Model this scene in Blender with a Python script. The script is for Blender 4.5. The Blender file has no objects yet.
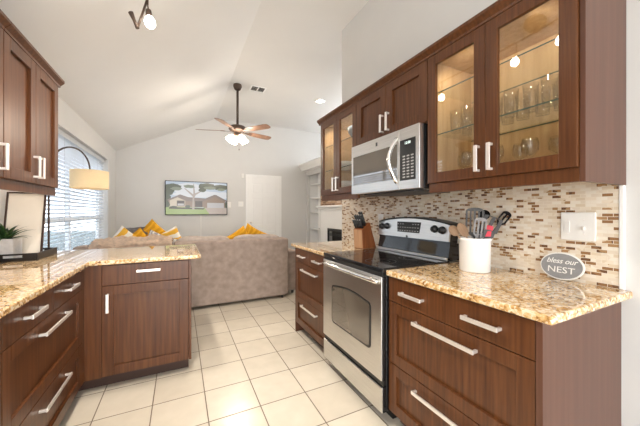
import bpy, bmesh, math, random
from mathutils import Vector, Matrix, noise
random.seed(7)
R = math.radians
PI = math.pi
S = bpy.context.scene
COL = S.collection

# ---------------------------------------------------------------- camera
HCAM = 1.25
F_PX = 281.0
YAW = math.atan(140/281)
cam_d = bpy.data.cameras.new('camera')
cam_d.sensor_width = 36.0
cam_d.lens = 36.0*F_PX/640
cam_d.shift_y = -1.0/640
cam_d.clip_start = 0.02
cam = bpy.data.objects.new('camera', cam_d)
cam.location = (0, 0, HCAM)
cam.rotation_euler = (R(90), 0, -YAW)
COL.objects.link(cam)
S.camera = cam

# ---------------------------------------------------------------- world
W = bpy.data.worlds.new('world'); S.world = W
W.use_nodes = True
nt = W.node_tree; nt.nodes.clear()
out = nt.nodes.new('ShaderNodeOutputWorld'); bg = nt.nodes.new('ShaderNodeBackground')
tc = nt.nodes.new('ShaderNodeTexCoord'); sp = nt.nodes.new('ShaderNodeSeparateXYZ'); cr = nt.nodes.new('ShaderNodeValToRGB')
nt.links.new(tc.outputs['Generated'], sp.inputs[0]); nt.links.new(sp.outputs[2], cr.inputs[0])
cr.color_ramp.elements[0].position = 0.0; cr.color_ramp.elements[0].color = (0.90, 0.95, 1.0, 1)
cr.color_ramp.elements[1].position = 0.6; cr.color_ramp.elements[1].color = (0.78, 0.88, 1.0, 1)
nt.links.new(cr.outputs[0], bg.inputs[0]); nt.links.new(bg.outputs[0], out.inputs[0])
bg.inputs[1].default_value = 3.0

S.view_settings.view_transform = 'Standard'
S.view_settings.look = 'None'
S.view_settings.gamma = 1
S.view_settings.use_curve_mapping = False
S.view_settings.exposure = 0.53
S.cycles.transparent_max_bounces = 32

def area(name, loc, rot, sx, sy, power, color=(1, 1, 1), portal=False):
    d = bpy.data.lights.new(name, 'AREA'); d.shape = 'RECTANGLE'; d.size = sx; d.size_y = sy
    d.energy = power; d.color = color
    if portal: d.cycles.is_portal = True
    o = bpy.data.objects.new(name, d); o.location = loc; o.rotation_euler = rot; COL.objects.link(o)
    return o
# sky portal at the left window; area lamps stand in for daylight in unseen openings
XL, XK, XR = -1.15, 1.72, 4.2          # left wall, kitchen wall, far living room wall
YB, YF = 6.85, -3.2                    # back wall, wall behind the camera
ZL, ZC, XC = 2.48, 3.40, 0.74          # left wall height, flat ceiling height, crease
area('portal_left', (XL-0.2, 4.70, 1.39), (0, R(-90), 0), 1.58, 2.96, 1, portal=True)
area('daylight_patio', (0.3, YF-0.17, 1.2), (R(90), 0, 0), 2.5, 2.3, 80, (1, 0.965, 0.915))
area('added_light_dining', (XL-0.17, -1.7, 1.35), (0, R(-90), 0), 1.7, 2.2, 24, (1, 0.965, 0.915))  # added with its unseen window to light the right hand cabinets
area('added_light_living', (XR+0.17, 4.7, 2.925), (0, R(90), 0), 0.75, 2.6, 14, (1, 0.965, 0.915))  # fill lamp added high in the unseen wall to brighten the living room

# ---------------------------------------------------------------- materials
def newmat(name):
    m = bpy.data.materials.new(name); m.use_nodes = True
    b = m.node_tree.nodes['Principled BSDF']
    return m, m.node_tree, b
def N(nt, t, **kw):
    n = nt.nodes.new('ShaderNode'+t)
    for k, v in kw.items(): setattr(n, k, v)
    return n
def coords(nt, scale=(1, 1, 1), loc=(0, 0, 0), src='Object'):
    t = N(nt, 'TexCoord'); mp = N(nt, 'Mapping')
    mp.inputs['Scale'].default_value = scale; mp.inputs['Location'].default_value = loc
    nt.links.new(t.outputs[src], mp.inputs[0])
    return mp.outputs[0]
def ramp(nt, fac, stops, interp='LINEAR'):
    r = N(nt, 'ValToRGB'); r.color_ramp.interpolation = interp
    e = r.color_ramp.elements
    while len(e) < len(stops): e.new(0.5)
    for i, (p, c) in enumerate(stops):
        e[i].position = p; e[i].color = (*c, 1)
    nt.links.new(fac, r.inputs[0])
    return r.outputs[0]
def noise_n(nt, vec, scale, detail=4, rough=0.5):
    n = N(nt, 'TexNoise'); n.inputs['Scale'].default_value = scale; n.inputs['Detail'].default_value = detail
    n.inputs['Roughness'].default_value = rough
    nt.links.new(vec, n.inputs['Vector']); return n.outputs['Fac']
def bump(nt, b, h, strength=0.2, dist=0.002):
    n = N(nt, 'Bump'); n.inputs['Strength'].default_value = strength; n.inputs['Distance'].default_value = dist
    nt.links.new(h, n.inputs['Height']); nt.links.new(n.outputs[0], b.inputs['Normal'])
def plain(name, c, rough=0.5, metal=0.0, var=0.06, scale=8, bmp=0.0, bscale=60, coat=0, spec=0.5):
    m, nt, b = newmat(name)
    v = coords(nt)
    f = noise_n(nt, v, scale, 3)
    lo = tuple(x*(1-var) for x in c); hi = tuple(min(1, x*(1+var)) for x in c)
    nt.links.new(ramp(nt, f, [(0.3, lo), (0.7, hi)]), b.inputs['Base Color'])
    b.inputs['Roughness'].default_value = rough; b.inputs['Metallic'].default_value = metal
    b.inputs['Coat Weight'].default_value = coat; b.inputs['Coat Roughness'].default_value = 0.1
    b.inputs['Specular IOR Level'].default_value = spec
    if bmp: bump(nt, b, noise_n(nt, v, bscale, 4), bmp)
    return m
def wood(name, dark, mid, light, grain=(38, 38, 1.6), rough=0.32):
    m, nt, b = newmat(name)
    v = coords(nt, grain)
    f = noise_n(nt, v, 1.6, 5, 0.5)
    c = ramp(nt, f, [(0.20, dark), (0.5, mid), (0.80, light)])
    nt.links.new(c, b.inputs['Base Color'])
    b.inputs['Roughness'].default_value = rough
    b.inputs['Specular IOR Level'].default_value = 0.40
    bump(nt, b, f, 0.08, 0.001)
    return m
def emis(name, c, s):
    m, nt, b = newmat(name)
    b.inputs['Base Color'].default_value = (*c, 1)
    b.inputs['Emission Color'].default_value = (*c, 1); b.inputs['Emission Strength'].default_value = s
    return m
def clear_glass(name, tint=(1, 1, 1), refl=1.0, f0=0.045):
    m = bpy.data.materials.new(name); m.use_nodes = True
    nt = m.node_tree; nt.nodes.clear()
    o = N(nt, 'OutputMaterial'); mx = N(nt, 'MixShader'); tr = N(nt, 'BsdfTransparent'); gl = N(nt, 'BsdfGlossy')
    lw = N(nt, 'LayerWeight'); lw.inputs[0].default_value = 0.5
    tr.inputs[0].default_value = (*tint, 1); gl.inputs['Roughness'].default_value = 0.01
    pw = N(nt, 'Math', operation='POWER'); pw.inputs[1].default_value = 4.5; nt.links.new(lw.outputs['Facing'], pw.inputs[0])
    mu = N(nt, 'Math', operation='MULTIPLY_ADD'); mu.inputs[1].default_value = 0.9*refl; mu.inputs[2].default_value = f0*refl
    nt.links.new(pw.outputs[0], mu.inputs[0]); nt.links.new(mu.outputs[0], mx.inputs[0])
    nt.links.new(tr.outputs[0], mx.inputs[1]); nt.links.new(gl.outputs[0], mx.inputs[2]); nt.links.new(mx.outputs[0], o.inputs[0])
    return m

M = {}
M['wall'] = plain('wall_paint', (0.66, 0.655, 0.645), 0.85, var=0.015, scale=3, bmp=0.12, bscale=90)
M['ceil'] = plain('ceiling_paint', (0.76, 0.755, 0.745), 0.9, var=0.01, scale=3, bmp=0.12, bscale=70)
M['white'] = plain('white_paint', (0.88, 0.88, 0.875), 0.4, var=0.01)
M['wood'] = wood('walnut_veneer', (0.048, 0.015, 0.005), (0.100, 0.034, 0.0105), (0.155, 0.058, 0.019))
M['wood_side'] = wood('walnut_side_veneer', (0.070, 0.026, 0.014), (0.098, 0.039, 0.022), (0.125, 0.054, 0.032), grain=(26, 26, 0.9), rough=0.35)
M['maple'] = wood('maple_interior', (0.44, 0.28, 0.13), (0.55, 0.37, 0.19), (0.63, 0.45, 0.25), grain=(20, 20, 1.5), rough=0.45)
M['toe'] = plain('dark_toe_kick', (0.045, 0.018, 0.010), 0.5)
M['steel'] = plain('brushed_nickel', (0.88, 0.84, 0.80), 0.38, 0.7, var=0.03)
M['black'] = plain('black_enamel', (0.012, 0.012, 0.013), 0.06)
M['blackp'] = plain('black_plastic', (0.02, 0.02, 0.021), 0.45)
M['chrome'] = plain('polished_steel', (0.85, 0.84, 0.82), 0.12, 1.0, var=0.01)
M['bronze'] = plain('oil_rubbed_bronze', (0.085, 0.055, 0.040), 0.42, 0.4)
M['fabric'] = plain('taupe_microfibre', (0.38, 0.30, 0.255), 0.95, var=0.16, scale=14, bmp=0.3, bscale=300, spec=0.1)
M['fabric2'] = plain('taupe_cushion_fabric', (0.45, 0.38, 0.335), 0.95, var=0.14, scale=16, bmp=0.3, bscale=260, spec=0.1)
M['blanket'] = plain('beige_knit', (0.85, 0.68, 0.54), 0.95, var=0.14, scale=30, bmp=0.6, bscale=120, spec=0.1)
M['throw'] = plain('grey_knit', (0.27, 0.25, 0.25), 0.95, var=0.25, scale=40, bmp=0.6, bscale=120, spec=0.1)
M['ceramic'] = plain('white_ceramic', (0.86, 0.86, 0.86), 0.12, var=0.005)
M['plastic'] = plain('white_plastic', (0.84, 0.83, 0.80), 0.35, var=0.005)
M['bluebowl'] = plain('blue_grey_glaze', (0.16, 0.21, 0.27), 0.2)
M['traymat'] = wood('black_stained_wood', (0.010, 0.008, 0.007), (0.018, 0.013, 0.011), (0.035, 0.027, 0.022), grain=(3, 30, 30), rough=0.4)
M['frame_dk'] = wood('dark_frame_wood', (0.025, 0.012, 0.008), (0.045, 0.022, 0.014), (0.07, 0.035, 0.022), rough=0.4)
M['cream'] = plain('cream_canvas', (0.88, 0.80, 0.69), 0.9, var=0.03)
M['concrete'] = plain('white_concrete', (0.66, 0.65, 0.65), 0.85, var=0.08, scale=40, bmp=0.3, bscale=90)
M['soil'] = plain('potting_soil', (0.06, 0.04, 0.03), 0.95, var=0.4, scale=80)
M['red'] = plain('red_silicone', (0.62, 0.03, 0.06), 0.4)
M['spoongrey'] = plain('mid_grey_nylon', (0.20, 0.19, 0.19), 0.4)
M['greyp'] = plain('dark_grey_nylon', (0.055, 0.052, 0.052), 0.45)
M['block'] = wood('cherry_wood_block', (0.15, 0.045, 0.015), (0.25, 0.08, 0.028), (0.34, 0.13, 0.05), grain=(30, 30, 3), rough=0.35)
M['block_l'] = wood('pale_block_wood', (0.32, 0.17, 0.09), (0.42, 0.24, 0.13), (0.5, 0.31, 0.18), grain=(30, 30, 3), rough=0.45)
M['utwood'] = wood('beech_utensil_wood', (0.35, 0.22, 0.14), (0.45, 0.30, 0.19), (0.52, 0.36, 0.24), grain=(60, 60, 8), rough=0.6)
M['plaque'] = plain('grey_plaque', (0.26, 0.26, 0.265), 0.7, var=0.1, scale=30)
M['blind'] = plain('white_blind_slat', (0.84, 0.84, 0.83), 0.45, var=0.01)
M['stone'] = plain('white_mantel_paint', (0.80, 0.80, 0.79), 0.5, var=0.01)
M['firebox'] = plain('firebox_black', (0.02, 0.018, 0.017), 0.7)
M['blade'] = wood('fan_blade_walnut', (0.14, 0.075, 0.045), (0.22, 0.12, 0.075), (0.30, 0.18, 0.115), grain=(8, 8, 8), rough=0.3)
M['glass'] = clear_glass('cabinet_glass', (0.98, 0.98, 0.97), 1.4)
M['shelfglass'] = clear_glass('shelf_glass', (0.96, 0.98, 0.96), 0.5)
M['shelfedge'] = plain('glass_shelf_edge', (0.05, 0.10, 0.085), 0.1)
M['tumbler'] = clear_glass('tumbler_glass', (0.96, 0.965, 0.96), 1.0, 0.06)
M['winglass'] = clear_glass('window_glass', (0.96, 0.98, 1), 0.8)
M['bulb'] = emis('lit_bulb', (1.0, 0.93, 0.82), 22)
M['shade_lit'] = emis('lit_frosted_glass', (1.0, 0.90, 0.78), 7)
M['ground'] = plain('pale_patio', (0.12, 0.14, 0.13), 0.9)
m, nt, b = newmat('translucent_blind_slat'); b.inputs['Base Color'].default_value = (0.86, 0.86, 0.86, 1); b.inputs['Roughness'].default_value = 0.5
tl_ = N(nt, 'BsdfTranslucent'); tl_.inputs[0].default_value = (0.9, 0.92, 0.95, 1); ms_ = N(nt, 'MixShader'); ms_.inputs[0].default_value = 0.4
nt.links.new(b.outputs[0], ms_.inputs[1]); nt.links.new(tl_.outputs[0], ms_.inputs[2]); nt.links.new(ms_.outputs[0], nt.nodes['Material Output'].inputs[0])
M['blind'] = m
M['backdrop'] = plain('backdrop_paint', (0.08, 0.095, 0.105), 0.9, var=0.3, scale=1.5)
M['gasket'] = plain('black_gasket', (0.01, 0.01, 0.01), 0.4)

# stainless steel, brushed
m, nt, b = newmat('brushed_stainless'); v = coords(nt, (2, 2, 140)); f = noise_n(nt, v, 3, 3)
nt.links.new(ramp(nt, f, [(0.3, (0.60, 0.59, 0.57)), (0.7, (0.72, 0.71, 0.69))]), b.inputs['Base Color'])
b.inputs['Metallic'].default_value = 1; b.inputs['Roughness'].default_value = 0.30
M['stainless'] = m
# lamp shade cloth
m, nt, b = newmat('linen_lamp_shade'); v = coords(nt, (1, 1, 1)); f = noise_n(nt, v, 220, 2)
nt.links.new(ramp(nt, f, [(0.3, (0.82, 0.63, 0.38)), (0.7, (0.90, 0.72, 0.47))]), b.inputs['Base Color'])
b.inputs['Roughness'].default_value = 0.9
b.inputs['Emission Color'].default_value = (1.0, 0.66, 0.30, 1); b.inputs['Emission Strength'].default_value = 0.12
M['shade'] = m
# leaf
m, nt, b = newmat('succulent_leaf'); v = coords(nt, (1, 1, 1)); f = noise_n(nt, v, 30, 3)
nt.links.new(ramp(nt, f, [(0.3, (0.012, 0.035, 0.010)), (0.55, (0.035, 0.09, 0.022)), (0.75, (0.10, 0.17, 0.05))]), b.inputs['Base Color'])
b.inputs['Roughness'].default_value = 0.4
M['leaf'] = m
# granite
m, nt, b = newmat('granite'); v = coords(nt)
vo = N(nt, 'TexVoronoi'); vo.inputs['Scale'].default_value = 95; nt.links.new(v, vo.inputs['Vector'])
sepc = N(nt, 'SeparateColor'); nt.links.new(vo.outputs['Color'], sepc.inputs[0])
f1 = noise_n(nt, v, 42, 6, 0.7); f2 = noise_n(nt, v, 7, 3)
mul = N(nt, 'Math', operation='MULTIPLY_ADD'); nt.links.new(sepc.outputs[0], mul.inputs[0]); mul.inputs[1].default_value = 0.38; nt.links.new(f1, mul.inputs[2])
mu2 = N(nt, 'Math', operation='MULTIPLY_ADD'); nt.links.new(f2, mu2.inputs[0]); mu2.inputs[1].default_value = 0.30; nt.links.new(mul.outputs[0], mu2.inputs[2])
c = ramp(nt, mu2.outputs[0], [(0.52, (0.07, 0.035, 0.018)), (0.63, (0.33, 0.165, 0.055)), (0.76, (0.62, 0.37, 0.14)), (0.90, (0.76, 0.54, 0.29)), (1.0, (0.82, 0.70, 0.52))])
nt.links.new(c, b.inputs['Base Color']); b.inputs['Roughness'].default_value = 0.03; b.inputs['Specular IOR Level'].default_value = 0.75; b.inputs['Coat Weight'].default_value = 0.6; b.inputs['Coat Roughness'].default_value = 0.02
M['granite'] = m
# floor tiles
def brickmat(name, size, origin, mortar, stops, mortar_col, rough, swap=None, offset=0.0, bumpd=0.001, interp='LINEAR', stone_noise=0.0):
    m, nt, b = newmat(name)
    t = N(nt, 'TexCoord'); vec = t.outputs['Object']
    if swap:
        s = N(nt, 'SeparateXYZ'); cb = N(nt, 'CombineXYZ'); nt.links.new(vec, s.inputs[0])
        nt.links.new(s.outputs[swap[0]], cb.inputs[0]); nt.links.new(s.outputs[swap[1]], cb.inputs[1]); vec = cb.outputs[0]
    mp = N(nt, 'Mapping'); nt.links.new(vec, mp.inputs[0])
    mp.inputs['Location'].default_value = (-origin[0]+size[0]*40, -origin[1]+size[1]*40, 0)
    br = N(nt, 'TexBrick'); br.offset = offset; br.squash = 1
    nt.links.new(mp.outputs[0], br.inputs['Vector'])
    br.inputs['Scale'].default_value = 1; br.inputs['Mortar Size'].default_value = mortar; br.inputs['Mortar Smooth'].default_value = 0.1
    br.inputs['Brick Width'].default_value = size[0]; br.inputs['Row Height'].default_value = size[1]; br.inputs['Bias'].default_value = 0
    br.inputs['Color1'].default_value = (0, 0, 0, 1); br.inputs['Color2'].default_value = (1, 1, 1, 1); br.inputs['Mortar'].default_value = (0.5, 0.5, 0.5, 1)
    fac = br.outputs['Color']
    if stone_noise:
        nn = noise_n(nt, mp.outputs[0], stone_noise, 2)
        ma = N(nt, 'Math', operation='MULTIPLY_ADD'); nt.links.new(nn, ma.inputs[0]); ma.inputs[1].default_value = 0.9; ma.inputs[2].default_value = -0.45
        mb = N(nt, 'Math', operation='ADD'); nt.links.new(fac, mb.inputs[0]); nt.links.new(ma.outputs[0], mb.inputs[1]); fac = mb.outputs[0]
    tile = ramp(nt, fac, stops, interp)
    nz = noise_n(nt, mp.outputs[0], 9, 5)
    hm = N(nt, 'MixRGB', blend_type='MULTIPLY'); hm.inputs[0].default_value = 1
    nt.links.new(tile, hm.inputs[1]); nt.links.new(ramp(nt, nz, [(0.3, (0.93, 0.93, 0.92)), (0.7, (1, 1, 1))]), hm.inputs[2])
    mx = N(nt, 'MixRGB'); nt.links.new(br.outputs['Fac'], mx.inputs[0]); nt.links.new(hm.outputs[0], mx.inputs[1]); mx.inputs[2].default_value = (*mortar_col, 1)
    nt.links.new(mx.outputs[0], b.inputs['Base Color'])
    mr = N(nt, 'MapRange'); nt.links.new(br.outputs['Fac'], mr.inputs[0]); mr.inputs[3].default_value = rough; mr.inputs[4].default_value = 0.8
    nt.links.new(mr.outputs[0], b.inputs['Roughness'])
    iv = N(nt, 'Math', operation='SUBTRACT'); iv.inputs[0].default_value = 1; nt.links.new(br.outputs['Fac'], iv.inputs[1])
    bump(nt, b, iv.outputs[0], 0.6, bumpd)
    return m
M['tile'] = brickmat('floor_tile', (0.312, 0.316), (0.153, 2.74), 0.0035, [(0, (0.70, 0.63, 0.52)), (1, (0.77, 0.70, 0.585))], (0.20, 0.155, 0.11), 0.22)
M['mosaic'] = brickmat('mosaic_backsplash', (0.038, 0.0150), (0, 0.914), 0.0011,
    [(0.0, (0.30, 0.16, 0.075)), (0.09, (0.17, 0.085, 0.045)), (0.16, (0.42, 0.25, 0.12)), (0.24, (0.72, 0.60, 0.45)), (0.42, (0.80, 0.70, 0.57)), (0.62, (0.76, 0.66, 0.54)), (0.80, (0.83, 0.76, 0.66))],
    (0.74, 0.66, 0.55), 0.25, swap=(1, 2), offset=0.5, bumpd=0.0006, interp='CONSTANT', stone_noise=9)
M['stack'] = brickmat('stacked_stone', (0.16, 0.04), (0, 0), 0.003,
    [(0.0, (0.20, 0.10, 0.05)), (0.3, (0.45, 0.28, 0.17)), (0.6, (0.62, 0.47, 0.33)), (0.85, (0.30, 0.17, 0.10))],
    (0.5, 0.42, 0.33), 0.7, swap=(1, 2), offset=0.5, interp='CONSTANT')
# pillow cloths
def patt(name, c1, c2, scale, thr):
    m, nt, b = newmat(name); v = coords(nt); w = N(nt, 'TexWave'); w.inputs['Scale'].default_value = scale; w.inputs['Distortion'].default_value = 9
    w.inputs['Detail'].default_value = 2; nt.links.new(v, w.inputs['Vector'])
    nt.links.new(ramp(nt, w.outputs['Fac'], [(thr-0.03, c1), (thr+0.03, c2)]), b.inputs['Base Color'])
    b.inputs['Roughness'].default_value = 0.95; b.inputs['Specular IOR Level'].default_value = 0.1
    return m
M['pil_y'] = patt('mustard_cloth', (0.72, 0.38, 0.03), (0.58, 0.28, 0.02), 4, 0.5)
M['pil_yw'] = patt('mustard_white_cloth', (0.74, 0.42, 0.06), (0.85, 0.80, 0.72), 2.2, 0.62)
M['pil_g'] = patt('grey_leaf_cloth', (0.33, 0.30, 0.30), (0.70, 0.66, 0.62), 7, 0.45)

# ---------------------------------------------------------------- mesh helpers
def BM(): return bmesh.new()
def box(bm, x0, x1, y0, y1, z0, z1, bev=0.0, mi=0, seg=2):
    x0, x1 = sorted((x0, x1)); y0, y1 = sorted((y0, y1)); z0, z1 = sorted((z0, z1))
    t = bmesh.new()
    bmesh.ops.create_cube(t, size=1)
    for v in t.verts: v.co = Vector((x0+(v.co.x+0.5)*(x1-x0), y0+(v.co.y+0.5)*(y1-y0), z0+(v.co.z+0.5)*(z1-z0)))
    if bev:
        bev = min(bev, 0.45*min(x1-x0, y1-y0, z1-z0))
        bmesh.ops.bevel(t, geom=list(t.edges), offset=bev, segments=seg, profile=0.5, affect='EDGES')
    for f in t.faces: f.material_index = mi
    merge(bm, t); return bm
def merge(bm, t, mat=None):
    mp = {}
    for v in t.verts: mp[v] = bm.verts.new(mat @ v.co if mat else v.co)
    for f in t.faces:
        try:
            nf = bm.faces.new([mp[v] for v in f.verts]); nf.material_index = f.material_index; nf.smooth = f.smooth
        except ValueError: pass
    t.free()
def tube(bm, pts, r, n=10, mi=0, caps=True, flat=1.0):
    pts = [Vector(p) for p in pts]
    rs = r if isinstance(r, (list, tuple)) else [r]*len(pts)
    rings = []; up = None
    for i, p in enumerate(pts):
        a = pts[max(0, i-1)]; c = pts[min(len(pts)-1, i+1)]
        d = (c-a).normalized()
        if up is None:
            up = Vector((0, 0, 1)) if abs(d.z) < 0.9 else Vector((1, 0, 0))
        s = d.cross(up).normalized(); u = s.cross(d).normalized(); up = u
        rings.append([bm.verts.new(p + (s*math.cos(2*PI*k/n)*rs[i] + u*math.sin(2*PI*k/n)*rs[i]*flat)) for k in range(n)])
    for a, c in zip(rings, rings[1:]):
        for k in range(n):
            f = bm.faces.new((a[k], a[(k+1) % n], c[(k+1) % n], c[k])); f.smooth = True; f.material_index = mi
    if caps:
        f = bm.faces.new(rings[0][::-1]); f.material_index = mi
        f = bm.faces.new(rings[-1]); f.material_index = mi
    return bm
def lathe(bm, prof, c=(0, 0, 0), n=28, mi=0, axis='Z', mat=None, sx=1, sy=1):
    t = bmesh.new(); rings = []
    for r, z in prof:
        if r < 1e-6: rings.append([t.verts.new((0, 0, z))])
        else: rings.append([t.verts.new((math.cos(2*PI*k/n)*r*sx, math.sin(2*PI*k/n)*r*sy, z)) for k in range(n)])
    for a, b_ in zip(rings, rings[1:]):
        for k in range(n):
            if len(a) == 1 and len(b_) == 1: continue
            if len(a) == 1: vs = (a[0], b_[(k+1) % n], b_[k])
            elif len(b_) == 1: vs = (a[k], a[(k+1) % n], b_[0])
            else: vs = (a[k], a[(k+1) % n], b_[(k+1) % n], b_[k])
            f = t.faces.new(vs); f.smooth = True; f.material_index = mi
    bmesh.ops.recalc_face_normals(t, faces=list(t.faces))
    mm = Matrix.Translation(c)
    if axis == 'X': mm = mm @ Matrix.Rotation(R(90), 4, 'Y')
    if axis == 'Y': mm = mm @ Matrix.Rotation(R(90), 4, 'X')
    if mat: mm = Matrix.Translation(c) @ mat
    merge(bm, t, mm); return bm
def prism(bm, pts, fn, w0, w1, mi=0, bev=0):
    """pts: 2-D outline (a,b); fn(a,b,w) -> 3-D"""
    t = bmesh.new()
    v0 = [t.verts.new(fn(a, b_, w0)) for a, b_ in pts]; v1 = [t.verts.new(fn(a, b_, w1)) for a, b_ in pts]
    t.faces.new(v0); t.faces.new(v1[::-1]); n = len(pts)
    for i in range(n): t.faces.new((v0[i], v1[i], v1[(i+1) % n], v0[(i+1) % n]))
    bmesh.ops.recalc_face_normals(t, faces=list(t.faces))
    if bev: bmesh.ops.bevel(t, geom=list(t.edges), offset=bev, segments=2, profile=0.5, affect='EDGES')
    for f in t.faces: f.material_index = mi
    merge(bm, t); return bm
def link(name, bm, mats, parent=None, org=None, loc=None, recalc=True):
    if recalc: bmesh.ops.recalc_face_normals(bm, faces=list(bm.faces))
    if org is not None: bmesh.ops.translate(bm, verts=list(bm.verts), vec=-Vector(org))
    me = bpy.data.meshes.new(name); bm.to_mesh(me); bm.free()
    if not isinstance(mats, (list, tuple)): mats = [mats]
    for m in mats: me.materials.append(M[m] if isinstance(m, str) else m)
    o = bpy.data.objects.new(name, me); COL.objects.link(o)
    if parent: o.parent = parent
    if loc is not None: o.location = loc
    return o
def tag(o, label, cat, group=None, kind=None):
    o['label'] = label; o['category'] = cat
    if group: o['group'] = group
    if kind: o['kind'] = kind
    return o
class Thing:
    """an Empty at the base; parts are written in world coordinates unless local=True"""
    def __init__(s, name, label, cat, loc, group=None, rot=(0, 0, 0), local=False):
        o = bpy.data.objects.new(name, None); COL.objects.link(o); o.location = loc; o.rotation_euler = rot
        o.empty_display_size = 0.05
        s.o = tag(o, label, cat, group); s.loc = Vector(loc); s.local = local
    def part(s, name, bm, mats, parent=None, label=None):
        p = link(name, bm, mats, parent or s.o, None if s.local else s.loc)
        if label: p['label'] = label
        return p
def struct(name, bm, mats, parent=None, org=None):
    o = link(name, bm, mats, parent, org); 
    if not parent: o['kind'] = 'structure'
    return o
def copy_tree(root):
    r = root.copy(); COL.objects.link(r)
    for ch in root.children:
        c = ch.copy(); COL.objects.link(c); c.parent = r
        for g in ch.children:
            d = g.copy(); COL.objects.link(d); d.parent = c
    return r
def text_bm(bm, txt, size, fn, shear=0, depth=0.0008, mi=0, bold=0.0):
    cu = bpy.data.curves.new('t', 'FONT'); cu.body = txt; cu.size = size; cu.align_x = 'CENTER'; cu.align_y = 'CENTER'
    cu.shear = shear; cu.extrude = depth; cu.offset = bold; cu.resolution_u = 3
    ob = bpy.data.objects.new('t', cu); COL.objects.link(ob)
    bpy.context.view_layer.update()
    me = bpy.data.meshes.new_from_object(ob.evaluated_get(bpy.context.evaluated_depsgraph_get()))
    bpy.data.objects.remove(ob); bpy.data.curves.remove(cu)
    t = bmesh.new(); t.from_mesh(me); bpy.data.meshes.remove(me)
    for v in t.verts: v.co = Vector(fn(v.co.x, v.co.y, v.co.z))
    for f in t.faces: f.material_index = mi
    merge(bm, t)

# ---------------------------------------------------------------- room shell
bm = BM(); box(bm, -1.6, XR+0.3, YF-0.2, YB+0.3, -0.06, 0.0); struct('floor', bm, 'tile')
def wall_holes(bm, axis, c0, c1, a0, a1, z0, z1, holes):
    """boxes around rectangular holes; holes: (h0,h1,hz0,hz1) along the wall"""
    def bx(p, q, r0, r1):
        if q-p < 1e-4 or r1-r0 < 1e-4: return
        if axis == 'X': box(bm, c0, c1, p, q, r0, r1)
        else: box(bm, p, q, c0, c1, r0, r1)
    cur = a0
    for h0, h1, hz0, hz1 in sorted(holes):
        bx(cur, h0, z0, z1); bx(h0, h1, z0, hz0); bx(h0, h1, hz1, z1); cur = h1
    bx(cur, a1, z0, z1)
WIN = (3.22, 6.18, 0.60, 2.18)
bm = BM(); wall_holes(bm, 'X', XL-0.18, XL, YF-0.2, YB+0.2, 0, ZL+0.02, [WIN, (-2.8, -0.6, 0.5, 2.2)]); struct('wall_left', bm, 'wall')
bm = BM(); box(bm, XL-0.18, XR+0.2, YB, YB+0.2, 0, 3.6); struct('wall_back', bm, 'wall')
bm = BM(); box(bm, XK, XK+0.13, YF-0.2, 2.87, 0, 3.5); struct('wall_right', bm, 'wall')
bm = BM(); box(bm, XK+0.13, XR, 2.74, 2.87, 0, 3.5); struct('wall_partition', bm, 'wall')
bm = BM(); wall_holes(bm, 'X', XR, XR+0.2, 2.74, YB+0.2, 0, 3.6, [(3.4, 6.0, 2.55, 3.3)]); struct('wall_living', bm, 'wall')  # opening added out of view for the living room fill lamp
bm = BM(); wall_holes(bm, 'Y', YF-0.2, YF, XL-0.18, XK+0.13, 0, 3.6, [(-0.95, 1.55, 0.02, 2.4)]); struct('wall_front', bm, 'wall')
bm = BM()
prism(bm, [(XL-0.18, ZL-0.09+0.0), (XL-0.18, ZL+0.15), (XC, ZC+0.2), (XR+0.2, ZC+0.2), (XR+0.2, ZC), (XC, ZC)], lambda a, b_, w: (a, w, b_), YF-0.2, YB+0.2)
struct('ceiling', bm, 'ceil')
# baseboards
bm = BM(); box(bm, XL, 1.39, YB-0.015, YB, 0, 0.10, 0.004); box(bm, 2.33, 2.86, YB-0.015, YB, 0, 0.10, 0.004); struct('baseboard_back', bm, 'white')
bm = BM(); box(bm, XL, XL+0.015, 3.22, YB-0.015, 0, 0.10, 0.004); struct('baseboard_left', bm, 'white')
# patio outside
bm = BM(); box(bm, -30, -1.5, -25, 25, -0.2, -0.08); struct('ground', bm, 'ground')

bm = BM(); box(bm, -5.2, -5.0, -5, 14, -0.1, 1.75); struct('added_backdrop', bm, 'backdrop')  # invented dark backdrop that darkens the gaps between the blind slats
# window on the left
bm = BM(); y0, y1, z0, z1 = WIN; xf = XL-0.17
for a, b_ in ((y0, y0+0.05), (y1-0.05, y1), ((y0+y1)/2-0.03, (y0+y1)/2+0.03)): box(bm, xf, xf+0.045, a, b_, z0, z1, 0.004)
for a, b_ in ((z0, z0+0.05), (z1-0.05, z1)): box(bm, xf, xf+0.045, y0, y1, a, b_, 0.004)
box(bm, xf, xf+0.05, y0, y1, 1.125, 1.175, 0.004)
w = struct('window_1', bm, 'white')
bm = BM(); box(bm, xf+0.015, xf+0.02, y0+0.04, y1-0.04, z0+0.04, z1-0.04); link('window_pane', bm, 'winglass', w)
bm = BM(); box(bm, XL-0.13, XL+0.03, y0+0.001, y1-0.001, z0-0.001, z0+0.02, 0.004); link('window_sill', bm, 'white', w)
# patio door and an added dining window, both unseen behind the camera
bm = BM()
for a in (-0.95, 0.27, 1.49): box(bm, a, a+0.06, YF-0.15, YF-0.09, 0.02, 2.4, 0.004)
for a in (0.02, 2.34): box(bm, -0.95, 1.55, YF-0.15, YF-0.09, a, a+0.06, 0.004)
struct('window_2', bm, 'white')
bm = BM()
for a in (-2.8, -1.73, -0.66): box(bm, XL-0.15, XL-0.09, a, a+0.06, 0.5, 2.2, 0.004)
for a in (0.5, 2.14): box(bm, XL-0.15, XL-0.09, -2.8, -0.6, a, a+0.06, 0.004)
struct('added_window', bm, 'white')

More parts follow.
